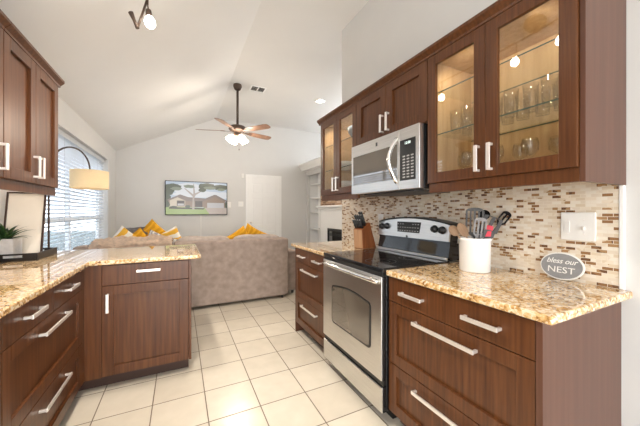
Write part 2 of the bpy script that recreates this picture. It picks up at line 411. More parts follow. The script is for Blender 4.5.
# back door in white casing
XD0, XD1, ZD = 1.47, 2.25, 2.09
bm = BM()
box(bm, XD0-0.06, XD0, YB-0.02, YB, 0, ZD+0.07, 0.004); box(bm, XD1, XD1+0.06, YB-0.02, YB, 0, ZD+0.07, 0.004)
box(bm, XD0-0.06, XD1+0.06, YB-0.022, YB, ZD, ZD+0.07, 0.004); struct('trim_1', bm, 'white')
bm = BM(); W2 = (XD1-XD0)
box(bm, XD0, XD1, YB-0.010, YB, 0.01, ZD)
st = 0.10; xs = [XD0+st, XD0+W2/2-0.045, XD0+W2/2+0.045, XD1-st]
rows = [(0.25, 0.80), (0.95, 1.58), (1.70, 1.95)]
def fr(bm, a0, a1, c0, c1): box(bm, a0, a1, YB-0.018, YB-0.008, c0, c1, 0.003)
fr(bm, XD0, xs[0], 0.01, ZD); fr(bm, xs[3], XD1, 0.01, ZD); fr(bm, xs[1], xs[2], 0.01, ZD)
for c0, c1 in ((0.01, 0.25), (0.80, 0.95), (1.58, 1.70), (1.95, ZD)): fr(bm, xs[0], xs[1], c0, c1); fr(bm, xs[2], xs[3], c0, c1)
for c0, c1 in rows:
    for a0, a1 in ((xs[0], xs[1]), (xs[2], xs[3])): box(bm, a0+0.03, a1-0.03, YB-0.017, YB-0.009, c0+0.03, c1-0.03, 0.006)
d1 = struct('door_1', bm, 'white')
bm = BM(); lathe(bm, [(0.028, 0), (0.028, 0.008), (0.01, 0.012), (0.01, 0.04), (0.027, 0.05), (0.027, 0.068), (0, 0.078)], (XD0+0.07, YB-0.018, 1.0), 16, mat=Matrix.Rotation(R(90), 4, 'X'))
link('door_knob', bm, 'steel', d1)

# ledge over the built ins, right of the living room
bm = BM()
box(bm, 2.86, XR, 2.87, YB, 2.32, 2.36)
prism(bm, [(2.86, 2.36), (2.84, 2.36), (2.82, 2.40), (2.78, 2.44), (2.78, 2.48), (XR, 2.48), (XR, 2.36)], lambda a, b_, w: (a, w, b_), 2.87, YB)
struct('trim_2', bm, 'white')
bm = BM(); wall_holes(bm, 'X', 3.0, 3.08, 2.87, YB, 0, 2.32, [(3.95, 5.95, 0.0, 2.30), (6.02, 6.76, 0.02, 2.20)])
struct('wall_alcove', bm, 'wall')

# ---------------------------------------------------------------- backsplash
bm = BM(); box(bm, XK-0.010, XK-0.001, 0.515, 2.85, 0.914, 1.40); struct('wall_backsplash', bm, 'mosaic')
bm = BM(); box(bm, XK-0.013, XK-0.0005, 0.496, 0.515, 0.914, 1.37, 0.004); struct('trim_3', bm, 'ceramic')

# ---------------------------------------------------------------- cabinets
class Face:
    """front plane: u along the run, w outwards from the front, z up"""
    def __init__(s, kind, F): s.k = kind; s.F = F
    def P(s, u, w, z):
        if s.k == 'R': return (s.F-w, u, z)
        if s.k == 'L': return (s.F+w, u, z)
        return (u, s.F-w, z)
    def box(s, bm, u0, u1, w0, w1, z0, z1, bev=0, mi=0):
        a = s.P(u0, w0, z0); b_ = s.P(u1, w1, z1)
        box(bm, a[0], b_[0], a[1], b_[1], a[2], b_[2], bev, mi)
    def slab(s, u0, u1, z0, z1, t=0.019):
        bm = BM(); s.box(bm, u0, u1, 0, t, z0, z1, 0.0015); return bm
    def shaker(s, u0, u1, z0, z1, t=0.019, fr=0.06, panel=True):
        bm = BM()
        s.box(bm, u0, u0+fr, 0, t, z0, z1, 0.0015); s.box(bm, u1-fr, u1, 0, t, z0, z1, 0.0015)
        s.box(bm, u0+fr, u1-fr, 0, t, z0, z0+fr, 0.0015); s.box(bm, u0+fr, u1-fr, 0, t, z1-fr, z1, 0.0015)
        if panel: s.box(bm, u0+fr-0.003, u1-fr+0.003, 0.001, t-0.015, z0+fr-0.003, z1-fr+0.003)
        return bm
    def pull(s, c, z, L, horiz=True, t=0.019, out=0.032):
        bm = BM(); h = L/2
        if horiz:
            s.box(bm, c-h, c+h, t+out-0.008, t+out, z-0.009, z+0.009, 0.002)
            for q in (c-h+0.006, c+h-0.006): s.box(bm, q-0.006, q+0.006, t-0.001, t+out-0.004, z-0.006, z+0.006, 0.0015)
        else:
            s.box(bm, c-0.009, c+0.009, t+out-0.008, t+out, z-h, z+h, 0.002)
            for q in (z-h+0.006, z+h-0.006): s.box(bm, c-0.006, c+0.006, t-0.001, t+out-0.004, q-0.006, q+0.006, 0.0015)
        return bm
G = 0.0015
def base_drawers(label, face, u0, u1, back, end_panel=None, toe=0.07):
    """two small drawers over two deep ones"""
    org = face.P((u0+u1)/2, -abs(back-face.F)/2, 0)
    T = Thing('base_cabinet', label, 'cabinet', org, 'kitchen base cabinets')
    D = abs(back-face.F)
    bm = BM(); face.box(bm, u0, u1, -D, -0.001, 0.10, 0.883); T.part('body', bm, 'wood')
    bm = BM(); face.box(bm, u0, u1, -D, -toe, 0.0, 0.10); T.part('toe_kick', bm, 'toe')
    um = (u0+u1)/2
    for a, b_ in ((u0, um), (um, u1)):
        p = T.part('drawer', face.slab(a+G, b_-G, 0.740, 0.876), 'wood')
        T.part('handle', face.pull((a+b_)/2, 0.808, 0.155), 'steel', p)
    for z0, z1 in ((0.388, 0.736), (0.104, 0.384)):
        p = T.part('drawer', face.shaker(u0+G, u1-G, z0, z1), 'wood')
        T.part('handle', face.pull(um, z1-0.055+0.0, 0.34), 'steel', p)
    if end_panel:
        a, b_ = end_panel
        bm = BM(); face.box(bm, a, b_, -D, 0.019, 0.0, 0.883, 0.001); T.part('side_panel', bm, 'wood_side')
    return T
FR = Face('R', 1.105)
base_drawers('four drawer walnut base cabinet nearest the camera, left of the rough white wall', FR, 0.531, 1.285, XK-0.002, (0.509, 0.530))
base_drawers('four drawer walnut base cabinet between the range and the living room', FR, 2.046, 2.746, XK-0.002, (2.747, 2.764))
FL = Face('L', -0.600)
base_drawers('walnut drawer base cabinet along the left wall under the black tray', FL, 1.435, 2.365, XL+0.002)
base_drawers('walnut base cabinet at the left edge of the picture', FL, 0.60, 1.432, XL+0.002)
# peninsula
FP = Face('P', 2.435)
T = Thing('peninsula_cabinet', 'walnut peninsula cabinet with one drawer over one door', 'cabinet', (-0.2, 2.75, 0), 'kitchen base cabinets')
bm = BM(); box(bm, -0.485, 0.061, 2.436, 3.02, 0.10, 0.883); T.part('body', bm, 'wood')
bm = BM(); box(bm, XL+0.002, -0.486, 2.436, 3.02, 0.10, 0.883); box(bm, -0.5815, -0.4865, 2.417, 2.436, 0.10, 0.883); box(bm, XL+0.01, -0.582, 2.367, 2.436, 0.10, 0.883); T.part('corner_filler', bm, 'wood')
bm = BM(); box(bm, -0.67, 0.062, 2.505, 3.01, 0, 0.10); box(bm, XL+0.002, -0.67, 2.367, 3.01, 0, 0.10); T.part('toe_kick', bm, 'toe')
p = T.part('drawer', FP.slab(-0.484, 0.060, 0.736, 0.876), 'wood'); T.part('handle', FP.pull(-0.205, 0.825, 0.15), 'steel', p)
p = T.part('door', FP.shaker(-0.484, 0.060, 0.104, 0.732, fr=0.065), 'wood'); T.part('handle', FP.pull(-0.450, 0.615, 0.13, False), 'steel', p)
bm = BM(); box(bm, 0.062, 0.080, 2.416, 3.02, 0.10, 0.883, 0.001); T.part('side_panel', bm, 'wood')

# countertops
def slab_poly(pts, z0, z1):
    bm = BM(); prism(bm, pts, lambda a, b_, w: (a, b_, w), z0, z1, bev=0.006); return bm
def countertop(pts, label):
    o = link('countertop', slab_poly(pts, 0.8835, 0.914), 'granite'); tag(o, label, 'countertop', 'granite countertops'); return o
countertop([(1.066, 0.474), (1.719, 0.474), (1.719, 1.286), (1.066, 1.286)], 'granite countertop under the white utensil crock and the oval sign')
countertop([(1.066, 2.042), (1.719, 2.042), (1.719, 2.84), (1.066, 2.84)], 'granite countertop under the knife block, far side of the range')
countertop([(XL+0.001, 0.55), (-0.548, 0.55), (-0.548, 2.395), (0.125, 2.395), (0.150, 2.42), (0.145, 3.20), (XL+0.001, 3.20)], 'L shaped granite countertop of the left run and peninsula, under the black tray')

# upper cabinets
ZB, ZT = 1.42, 2.172
def crown(face, u0, u1, ext0=0, ext1=0, z=ZT):
    bm = BM()
    prof = [(0.0, z), (0.022, z), (0.024, z+0.012), (0.042, z+0.030), (0.046, z+0.034), (0.046, z+0.050), (0.0, z+0.050)]
    t = bmesh.new(); 
    a = [t.verts.new(face.P(u0-ext0, w, zz)) for w, zz in prof]; b_ = [t.verts.new(face.P(u1+ext1, w, zz)) for w, zz in prof]
    t.faces.new(a); t.faces.new(b_[::-1])
    for i in range(len(prof)): t.faces.new((a[i], b_[i], b_[(i+1) % len(prof)], a[(i+1) % len(prof)]))
    merge(bm, t); return bm
def shell(face, u0, u1, D, z0, z1, t=0.018, mi_in=1):
    bm = BM()
    def bb(a, b_, w0, w1, c, d): face.box(bm, a, b_, w0, w1, c, d)
    bb(u0, u0+t, -D, -0.001, z0, z1); bb(u1-t, u1, -D, -0.001, z0, z1)
    bb(u0+t, u1-t, -D, -0.001, z0, z0+t); bb(u0+t, u1-t, -D, -0.001, z1-t, z1)
    bb(u0+t, u1-t, -D, -D+0.006, z0+t, z1-t)
    return bm
def liner(face, u0, u1, D, z0, z1, t=0.018):
    e = 0.001; bm = BM(); k = t+e
    face.box(bm, u0+t, u0+k, -D+0.008, -0.004, z0+k, z1-k); face.box(bm, u1-k, u1-t, -D+0.008, -0.004, z0+k, z1-k)
    face.box(bm, u0+t, u1-t, -D+0.006, -0.004, z0+t, z0+k); face.box(bm, u0+t, u1-t, -D+0.006, -0.004, z1-k, z1-t)
    face.box(bm, u0+t, u1-t, -D+0.006, -D+0.008, z0+k, z1-k)
    return bm
FU = Face('R', 1.352)
DU = XK-0.002-1.352
ADDED_LAMP_W = 3.0  # power of the added lamps that give the cabinet interiors a golden glow
M['added_lens'] = emis('added_lens_glow', (1, 0.85, 0.6), 3)
def glass_cabinet(label, u0, u1, shelves, crown_ext=(0, 0), end=None):
    T = Thing('wall_cabinet', label, 'cabinet', (1.53, (u0+u1)/2, ZB-0.055), 'walnut wall cabinets')
    T.part('body', shell(FU, u0, u1, DU, ZB, ZT), 'wood')
    T.part('interior', liner(FU, u0, u1, DU, ZB, ZT), 'maple', label='light maple interior')
    um = (u0+u1)/2
    for a, b_, hc in ((u0, um, um-0.032), (um, u1, um+0.032)):
        p = T.part('door', FU.shaker(a+G, b_-G, ZB+0.001, ZT-0.001, fr=0.058, panel=False), 'wood')
        bm = BM(); FU.box(bm, a+0.055, b_-0.055, 0.007, 0.011, ZB+0.056, ZT-0.056); T.part('glass_pane', bm, 'glass', p)
        T.part('handle', FU.pull(hc, 1.515, 0.13, False), 'steel', p)
    for z in shelves:
        bm = BM(); FU.box(bm, u0+0.02, u1-0.02, -DU+0.010, -0.030, z-0.006, z, 0)
        FU.box(bm, u0+0.02, u1-0.02, -0.030, -0.029, z-0.006, z, 0, 1); FU.box(bm, u0+0.02, u1-0.02, -DU+0.009, -DU+0.010, z-0.006, z, 0, 1)
        T.part('glass_shelf', bm, ['shelfglass', 'shelfedge'])
    for uu in (u0+(u1-u0)*0.25, u0+(u1-u0)*0.75):  # added fill lamps with glowing discs, tucked behind the door rail
        bm = BM(); lathe(bm, [(0, -0.010), (0.015, -0.010), (0.018, -0.001), (0, -0.001)], (1.378, uu, ZT-0.0195), 18); T.part('added_fill_disc', bm, 'added_lens')
        pl = bpy.data.lights.new('added_fill_lamp', 'SPOT'); pl.energy = ADDED_LAMP_W; pl.spot_size = R(160); pl.spot_blend = 0.5; pl.color = (1, 0.85, 0.64); pl.shadow_soft_size = 0.03
        po = bpy.data.objects.new('added_fill_lamp', pl); po.location = (1.385, uu, ZT-0.033)
        po.rotation_euler = (0, R(-38), 0); COL.objects.link(po)
    bm = BM(); FU.box(bm, u0, u1, -0.02, 0.004, ZB-0.055, ZB-0.001, 0.001); FU.box(bm, u0, u1, -DU, -0.02, ZB-0.016, ZB-0.001); T.part('light_rail', bm, 'wood')
    T.part('crown', crown(FU, u0, u1, *crown_ext), 'wood')
    if end:
        bm = BM(); FU.box(bm, end[0], end[1], -DU, 0.004, ZB-0.055, ZT+0.03, 0.001); T.part('side_panel', bm, 'wood_side')
    return T
glass_cabinet('walnut wall cabinet with glass doors and tumblers, nearest on the right', 0.512, 1.226, (1.715, 1.965), (0.02, 0), (0.494, 0.5115))
glass_cabinet('walnut wall cabinet with glass doors at the far end past the microwave', 1.990, 2.66, (1.68, 1.93), (0, 0.035))
T = Thing('wall_cabinet', 'short walnut wall cabinet with two solid doors above the microwave', 'cabinet', (1.53, 1.607, 1.79), 'walnut wall cabinets')
bm = BM(); FU.box(bm, 1.227, 1.989, -DU, -0.001, 1.795, ZT); T.part('body', bm, 'wood')
for a, b_, hc in ((1.227, 1.608, 1.576), (1.608, 1.989, 1.640)):
    p = T.part('door', FU.shaker(a+G, b_-G, 1.797, ZT-0.001, fr=0.065), 'wood'); T.part('handle', FU.pull(hc, 1.895, 0.13, False), 'steel', p)
T.part('crown', crown(FU, 1.2265, 1.9895), 'wood')

FLU = Face('L', -0.800); DL = abs(XL+0.002+0.800)
def left_upper(label, u0, u1, doors, ext=0):
    T = Thing('wall_cabinet', label, 'cabinet', (-0.97, (u0+u1)/2, ZB-0.055), 'walnut wall cabinets')
    bm = BM(); FLU.box(bm, u0, u1, -DL, -0.001, ZB, ZT-0.02); T.part('body', bm, 'wood')
    for a, b_, hc in doors:
        p = T.part('door', FLU.shaker(a+G, b_-G, ZB+0.001, ZT-0.021, fr=0.062), 'wood'); T.part('handle', FLU.pull(hc, 1.520, 0.13, False), 'steel', p)
    bm = BM(); FLU.box(bm, u0, u1, -0.02, 0.004, ZB-0.055, ZB-0.001, 0.001); FLU.box(bm, u0, u1, -DL, -0.02, ZB-0.016, ZB-0.001); T.part('light_rail', bm, 'wood')
    T.part('crown', crown(FLU, u0, u1, 0, ext, ZT-0.02), 'wood')
left_upper('walnut wall cabinet with paired doors on the left wall, nearer the window', 1.945, 2.640, [(1.945, 2.292, 2.262), (2.292, 2.640, 2.322)], 0.03)
left_upper('walnut wall cabinet cut off by the left edge of the picture', 1.20, 1.942, [(1.20, 1.57, 1.54), (1.57, 1.942, 1.905)])

# ---------------------------------------------------------------- range
RY0, RY1 = 1.292, 2.036
T = Thing('range', 'stainless steel and black electric range with glass cooktop', 'range', (1.38, 1.68, 0), None)
bm = BM(); box(bm, 1.075, 1.70, RY0, RY1, 0.09, 0.895, 0.003); box(bm, 1.15, 1.68, RY0+0.03, RY1-0.03, 0.0, 0.09); T.part('body', bm, 'black')
bm = BM(); box(bm, 1.046, 1.615, RY0-0.002, RY1+0.002, 0.895, 0.922, 0.006)
ck = T.part('cooktop', bm, 'black')
for cx, cy, r in ((1.20, 1.50, 0.10), (1.20, 1.88, 0.075), (1.46, 1.50, 0.075), (1.46, 1.88, 0.10)):
    for q in (r, r*0.6):
        bm = BM(); lathe(bm, [(q-0.0015, 0.9222), (q+0.0015, 0.9222), (q+0.0015, 0.9226), (q-0.0015, 0.9226)], (cx, cy, 0), 40); T.part('burner_ring', bm, 'greyp', ck)
# oven door with arched window
def arch(y0, y1, z0, z1, rise, n=10, r=0.03):
    pts = []
    for k in range(5): a = PI+PI/2*k/4; pts.append((y0+r+r*math.cos(a), z0+r+r*math.sin(a)))
    for k in range(5): a = 1.5*PI+PI/2*k/4; pts.append((y1-r+r*math.cos(a), z0+r+r*math.sin(a)))
    pts.append((y1, z1-0.03))
    for k in range(n+1): q = k/n; pts.append((y1-0.012-(y1-y0-0.024)*q, z1-0.010+rise*math.sin(PI*q)))
    pts.append((y0, z1-0.03))
    return pts
fn = lambda a, b_, w: (w, a, b_)
bm = BM(); box(bm, 1.042, 1.052, RY0+0.004, RY1-0.004, 0.268, 0.872, 0.004); od = T.part('oven_door', bm, 'stainless')
bm = BM(); box(bm, 1.0525, 1.074, RY0+0.002, RY1-0.002, 0.268, 0.872, 0.002); T.part('door_frame', bm, 'black', od)
bm = BM(); prism(bm, arch(1.395, 1.885, 0.412, 0.705, 0.026), fn, 1.0395, 1.0425); T.part('window_trim', bm, 'gasket', od)
m_ow, nt, b = newmat('oven_glass_reflection_tint'); b.inputs['Base Color'].default_value = (0.11, 0.09, 0.07, 1); b.inputs['Roughness'].default_value = 0.03; b.inputs['Coat Weight'].default_value = 1.0  # base colour lightened to carry a tan reflection
b.inputs['Specular IOR Level'].default_value = 1.0
bm = BM(); prism(bm, arch(1.407, 1.873, 0.424, 0.695, 0.024), fn, 1.0365, 1.0395); T.part('oven_window', bm, m_ow, od)
bm = BM()
pts = [(1.030-0.022*math.sin(PI*k/14), RY0+0.035+(RY1-RY0-0.07)*k/14, 0.842+0.008*math.sin(PI*k/14)) for k in range(15)]
tube(bm, [(1.046, pts[0][1], 0.842)]+pts+[(1.046, pts[-1][1], 0.842)], 0.0155, 10); T.part('door_handle', bm, 'chrome', od)
bm = BM(); box(bm, 1.045, 1.055, RY0+0.004, RY1-0.004, 0.082, 0.228, 0.004); sd = T.part('storage_drawer', bm, 'stainless')
bm = BM(); box(bm, 1.0555, 1.074, RY0+0.002, RY1-0.002, 0.082, 0.228, 0.002); T.part('drawer_box', bm, 'black', sd)
bm = BM(); box(bm, 1.056, 1.076, RY0+0.004, RY1-0.004, 0.234, 0.266, 0.002); T.part('drawer_gap_trim', bm, 'gasket')
bm = BM(); box(bm, 1.050, 1.076, RY0+0.004, RY1-0.004, 0.873, 0.895, 0.002); T.part('vent_trim', bm, 'gasket')
# backguard
bm = BM()
prism(bm, [(1.625, 0.922), (1.600, 0.945), (1.618, 1.035), (1.708, 1.035), (1.708, 0.922)], lambda a, b_, w: (a, w, b_), RY0+0.002, RY1-0.002)
bgp = T.part('backguard', bm, 'black')
bm = BM(); box(bm, 1.585, 1.6, RY0+0.004, RY1-0.004, 0.9225, 0.944, 0.004); T.part('steel_lip', bm, 'stainless', bgp)
bm = BM(); n = 16
P0 = []
for k in range(n+1):
    q = k/n; y = RY0+(RY1-RY0)*q; zt = 1.160+0.040*math.sin(PI*q)**0.8
    P0.append((y, zt))
prism(bm, [(RY0, 1.050), (RY1, 1.050)]+P0[::-1], lambda a, b_, w: (1.600+w+0.018*(b_-1.035)/0.15, a, b_), 0.0, 0.012, bev=0.0)
cp = T.part('control_panel', bm, 'stainless', bgp)
bm = BM(); prism(bm, [(RY0+0.001, 1.036), (RY1-0.001, 1.036)]+P0[::-1], lambda a, b_, w: (1.600+w+0.018*(b_-1.035)/0.15, a, b_), 0.0125, 0.085); T.part('panel_housing', bm, 'black', bgp)
bm = BM()
for (a, za), (b2, zb) in zip(P0, P0[1:]):
    prism(bm, [(a, za), (b2, zb), (b2, zb+0.011), (a, za+0.011)], lambda p, q, w: (w, p, q), 1.612, 1.708)
T.part('top_trim', bm, 'gasket', bgp)
def onp(y, z, off=0): return Vector((1.600+0.018*(z-1.035)/0.15-off, y, z))
rotp = Matrix.Rotation(R(-90), 4, 'Y')
for y, z in ((1.99, 1.125), (1.925, 1.130), (1.415, 1.130), (1.35, 1.125)):
    bm = BM(); lathe(bm, [(0.027, 0), (0.027, 0.006), (0.022, 0.010), (0.020, 0.024), (0, 0.026)], onp(y, z), 20, mat=rotp)
    o = onp(y, z, 0.026); box(bm, o.x-0.004, o.x+0.003, y-0.004, y+0.004, z-0.019, z+0.019, 0.001); T.part('knob', bm, 'blackp', bgp)
bm = BM(); prism(bm, [(1.555, 1.09), (1.79, 1.09), (1.80, 1.172), (1.545, 1.172)], lambda a, b_, w: onp(a, b_, w), -0.002, 0.003); ds = T.part('display', bm, 'gasket', bgp)
m_lab = plain('panel_lettering', (0.45, 0.45, 0.44), 0.6)
bm = BM(); 
rng = random.Random(3)
for i in range(9):
    for j in range(3):
        y = 1.785-i*0.027; z = 1.102+j*0.026
        if 3 <= i <= 5 and j == 2: continue
        prism(bm, [(y-0.006, z-0.003), (y+0.006, z-0.003), (y+0.006, z+0.003), (y-0.006, z+0.003)], lambda a, b_, w: onp(a, b_, w), 0.002, 0.0036)
T.part('display_lettering', bm, m_lab, bgp)['kind'] = 'stuff'
bm = BM(); lathe(bm, [(0.010, 0), (0.010, 0.002), (0, 0.002)], onp(1.68, 1.058), 16, mat=rotp); T.part('badge', bm, 'greyp', bgp)

# ---------------------------------------------------------------- microwave
MY0, MY1, MZ0, MZ1 = 1.242, 1.986, 1.392, 1.792
T = Thing('microwave', 'stainless over the range microwave with black window and arched handle', 'microwave', (1.50, 1.608, MZ0), None)
bm = BM(); box(bm, 1.325, XK-0.002, MY0+0.002, MY1-0.002, MZ0, MZ1-0.002, 0.003); T.part('body', bm, 'black')
bm = BM(); box(bm, 1.283, 1.322, MY0+0.175, MY1, MZ0+0.002, MZ1-0.004, 0.004); dr = T.part('door', bm, 'stainless')
bm = BM(); box(bm, 1.284, 1.322, MY0, MY0+0.173, MZ0+0.002, MZ1-0.004, 0.004); cpn = T.part('control_panel', bm, 'stainless')
bm = BM(); box(bm, 1.2805, 1.2845, MY0+0.19, MY1-0.03, MZ0+0.075, MZ1-0.095, 0.001); T.part('door_window', bm, m_ow, dr)
bm = BM(); box(bm, 1.2815, 1.2850, MY0+0.030, MY0+0.165, MZ0+0.060, MZ1-0.080, 0.001); T.part('keypad', bm, 'gasket', cpn)
bm = BM(); 
for j in range(8):
    for i in range(3):
        y = MY0+0.055+i*0.036; z = MZ0+0.080+j*0.019
        box(bm, 1.2806, 1.2818, y-0.011, y+0.011, z-0.0045, z+0.0045)
T.part('keypad_buttons', bm, m_lab, cpn)
bm = BM(); text_bm(bm, '12:00', 0.024, lambda a, b_, c: (1.2814-c, MY0+0.095-a, MZ1-0.105+b_)); T.part('clock_digits', bm, emis('clock_digit_glow', (0.7, 0.85, 0.8), 1.0), cpn)
bm = BM(); box(bm, 1.2815, 1.2835, 1.64, 1.66, MZ1-0.063, MZ1-0.035, 0.0008); T.part('badge', bm, 'greyp', dr)
bm = BM(); hy = MY0+0.195
pts = [(1.278-0.052*math.sin(PI*k/12), hy+0.012*math.sin(PI*k/12), MZ0+0.055+0.285*k/12) for k in range(13)]
tube(bm, [(1.286, hy, pts[0][2])]+pts+[(1.286, hy, pts[-1][2])], 0.013, 10, flat=1.0); T.part('door_handle', bm, 'chrome', dr)
bm = BM(); box(bm, 1.34, 1.68, MY0+0.1, MY1-0.1, MZ0-0.008, MZ0+0.002, 0.002); T.part('vent_filter', bm, 'greyp')

# ---------------------------------------------------------------- outlets and switches
T = Thing('switch_plate', 'white double switch plate on the mosaic above the oval sign', 'switch', (XK-0.010, 0.66, 1.178))
bm = BM(); box(bm, XK-0.017, XK-0.0105, 0.588, 0.721, 1.114, 1.248, 0.003); T.part('plate', bm, 'plastic')
bm = BM(); box(bm, XK-0.0195, XK-0.0165, 0.684, 0.706, 1.150, 1.206, 0.002); T.part('dimmer', bm, 'plastic')
bm = BM(); box(bm, XK-0.028, XK-0.0165, 0.626, 0.636, 1.166, 1.180, 0.002); T.part('toggle', bm, 'steel')
for y in (0.631, 0.695):
    for z in (1.145, 1.212): bm = BM(); lathe(bm, [(0.003, 0), (0.003, 0.0015), (0, 0.0015)], (XK-0.0165, y, z), 10, mat=Matrix.Rotation(R(-90), 4, 'Y')); T.part('screw', bm, 'steel')
T = Thing('outlet', 'white wall outlet on the mosaic between knife block and range', 'outlet', (XK-0.010, 2.13, 1.175))
bm = BM(); box(bm, XK-0.017, XK-0.0105, 2.095, 2.165, 1.118, 1.232, 0.003); T.part('plate', bm, 'plastic')
bm = BM(); 
for z in (1.150, 1.198): box(bm, XK-0.019, XK-0.0165, 2.113, 2.147, z-0.015, z+0.015, 0.004)
T.part('socket', bm, 'ceramic')
def wallplate(label, x, z, w, h, name='switch_plate', cat='switch'):
    T = Thing(name, label, cat, (x, YB, z))
    bm = BM(); box(bm, x-w/2, x+w/2, YB-0.008, YB-0.0005, z-h/2, z+h/2, 0.002); T.part('plate', bm, 'plastic')
    bm = BM(); box(bm, x-w*0.18, x+w*0.18, YB-0.013, YB-0.0075, z-h*0.25, z+h*0.25, 0.002); T.part('rocker', bm, 'ceramic')
wallplate('white light switch plate just left of the back door', 1.30, 1.44, 0.12, 0.12)
wallplate('small white thermostat on the back wall, right of the television', 1.03, 1.42, 0.08, 0.13, 'thermostat', 'thermostat')
wallplate('small white door sensor by the top left corner of the back door', 1.345, 2.12, 0.06, 0.10, 'door_sensor', 'sensor')

# ---------------------------------------------------------------- television
TX0, TX1, TZ0, TZ1 = -0.286, 0.985, 1.185, 1.925
T = Thing('television', 'wall mounted flat television showing a brick house and a tree', 'television', ((TX0+TX1)/2, YB, TZ0))
bm = BM(); box(bm, TX0, TX1, YB-0.045, YB-0.012, TZ0, TZ1, 0.004); box(bm, 0.1, 0.6, YB-0.012, YB-0.0005, 1.3, 1.8); T.part('bezel', bm, 'blackp')
def em(n, c, s=1.0):
    m = emis('screen_'+n, c, s*0.72); m.node_tree.nodes['Principled BSDF'].inputs['Base Color'].default_value = (0.01, 0.01, 0.01, 1); m.node_tree.nodes['Principled BSDF'].inputs['Roughness'].default_value = 0.25; return m
scr = [em('sky', (0.60, 0.70, 0.82), 0.65), em('cloud', (0.85, 0.86, 0.88), 0.7), em('grass', (0.36, 0.46, 0.15), 0.75), em('brick', (0.40, 0.27, 0.19), 0.6), em('roof', (0.32, 0.24, 0.20), 0.6),
       em('tree', (0.11, 0.13, 0.08), 0.6), em('trunk', (0.50, 0.42, 0.36), 0.7), em('garage', (0.66, 0.62, 0.60), 0.65), em('drive', (0.62, 0.50, 0.42), 0.65), em('shadow', (0.09, 0.06, 0.05), 0.6), em('wall', (0.74, 0.62, 0.47), 0.7)]
bm = BM(); lay = [0]
sw, sh = TX1-TX0-0.03, TZ1-TZ0-0.03
def poly(pts, mi):
    lay[0] += 1; y = YB-0.0455-lay[0]*0.00015
    f = bm.faces.new([bm.verts.new((TX0+0.015+u*sw, y, TZ0+0.015+v*sh)) for u, v in pts]); f.material_index = mi
def blob(cu, cv, ru, rv, mi, n=22, j=0.22, seed=1):
    rr = random.Random(seed)
    poly([(min(1, max(0, cu+ru*math.cos(2*PI*k/n)*(1-j*rr.random()))), min(1, max(0, cv+rv*math.sin(2*PI*k/n)*(1-j*rr.random())))) for k in range(n)], mi)
poly([(0, 0), (1, 0), (1, 1), (0, 1)], 0)
blob(0.35, 0.80, 0.34, 0.17, 1, seed=4); blob(0.55, 0.62, 0.5, 0.12, 1, seed=9); blob(0.93, 0.60, 0.16, 0.12, 1, seed=19)
blob(0.02, 0.42, 0.07, 0.25, 5, seed=12)
poly([(0.04, 0.22), (0.64, 0.22), (0.64, 0.42), (0.04, 0.42)], 3)
poly([(0.02, 0.44), (0.11, 0.52), (0.22, 0.61), (0.35, 0.53), (0.62, 0.50), (0.66, 0.40), (0.42, 0.40), (0.02, 0.42)], 4)
poly([(0.06, 0.24), (0.30, 0.24), (0.30, 0.42), (0.18, 0.52), (0.06, 0.42)], 10)
poly([(0.17, 0.26), (0.29, 0.26), (0.29, 0.42), (0.17, 0.42)], 9); poly([(0.18, 0.27), (0.28, 0.27), (0.28, 0.33), (0.18, 0.33)], 7)
poly([(0.46, 0.23), (0.58, 0.23), (0.58, 0.41), (0.46, 0.41)], 9)
poly([(0.60, 0.20), (0.97, 0.20), (0.97, 0.42), (0.80, 0.58), (0.60, 0.44)], 3)
poly([(0.56, 0.44), (0.78, 0.62), (0.81, 0.62), (1.0, 0.44), (1.0, 0.40), (0.96, 0.41), (0.80, 0.55), (0.60, 0.42)], 4)
poly([(0.66, 0.20), (0.95, 0.20), (0.95, 0.36), (0.66, 0.36)], 7)
poly([(0, 0), (0.70, 0), (0.66, 0.20), (0, 0.24)], 2)
poly([(0.70, 0), (1, 0), (1, 0.20), (0.62, 0.20), (0.66, 0.1)], 8)
poly([(0.05, 0.17), (0.6, 0.15), (0.62, 0.19), (0.05, 0.22)], 9)
poly([(0.41, 0.15), (0.45, 0.15), (0.445, 0.50), (0.47, 0.60), (0.60, 0.75), (0.59, 0.77), (0.46, 0.65), (0.44, 0.95), (0.43, 0.95), (0.43, 0.62), (0.30, 0.80), (0.28, 0.80), (0.42, 0.55)], 6)
blob(0.10, 0.84, 0.16, 0.10, 5, seed=2); blob(0.04, 0.72, 0.10, 0.16, 5, seed=3); blob(0.66, 0.88, 0.17, 0.11, 5, seed=5); blob(0.90, 0.86, 0.16, 0.10, 5, seed=6); blob(0.58, 0.76, 0.07, 0.07, 5, seed=8)
blob(0.16, 0.78, 0.10, 0.06, 11, seed=21); blob(0.70, 0.83, 0.12, 0.06, 11, seed=22); blob(0.36, 0.86, 0.12, 0.06, 11, j=0.4, seed=23); blob(0.90, 0.79, 0.08, 0.05, 11, seed=24); blob(0.02, 0.30, 0.05, 0.10, 5, seed=25); blob(0.99, 0.30, 0.03, 0.12, 5, seed=26); blob(0.34, 0.24, 0.05, 0.05, 5, seed=27); blob(0.12, 0.23, 0.06, 0.03, 5, seed=28)
T.part('screen', bm, scr+[em('light_leaves', (0.30, 0.34, 0.24), 0.6)])
bm = BM(); tube(bm, [(0.42, YB-0.006, TZ0+0.02), (0.42, YB-0.006, 0.35)], 0.006, 6); tag(link('cord_cover', bm, 'plastic'), 'white cord cover running down the wall below the television', 'cord')

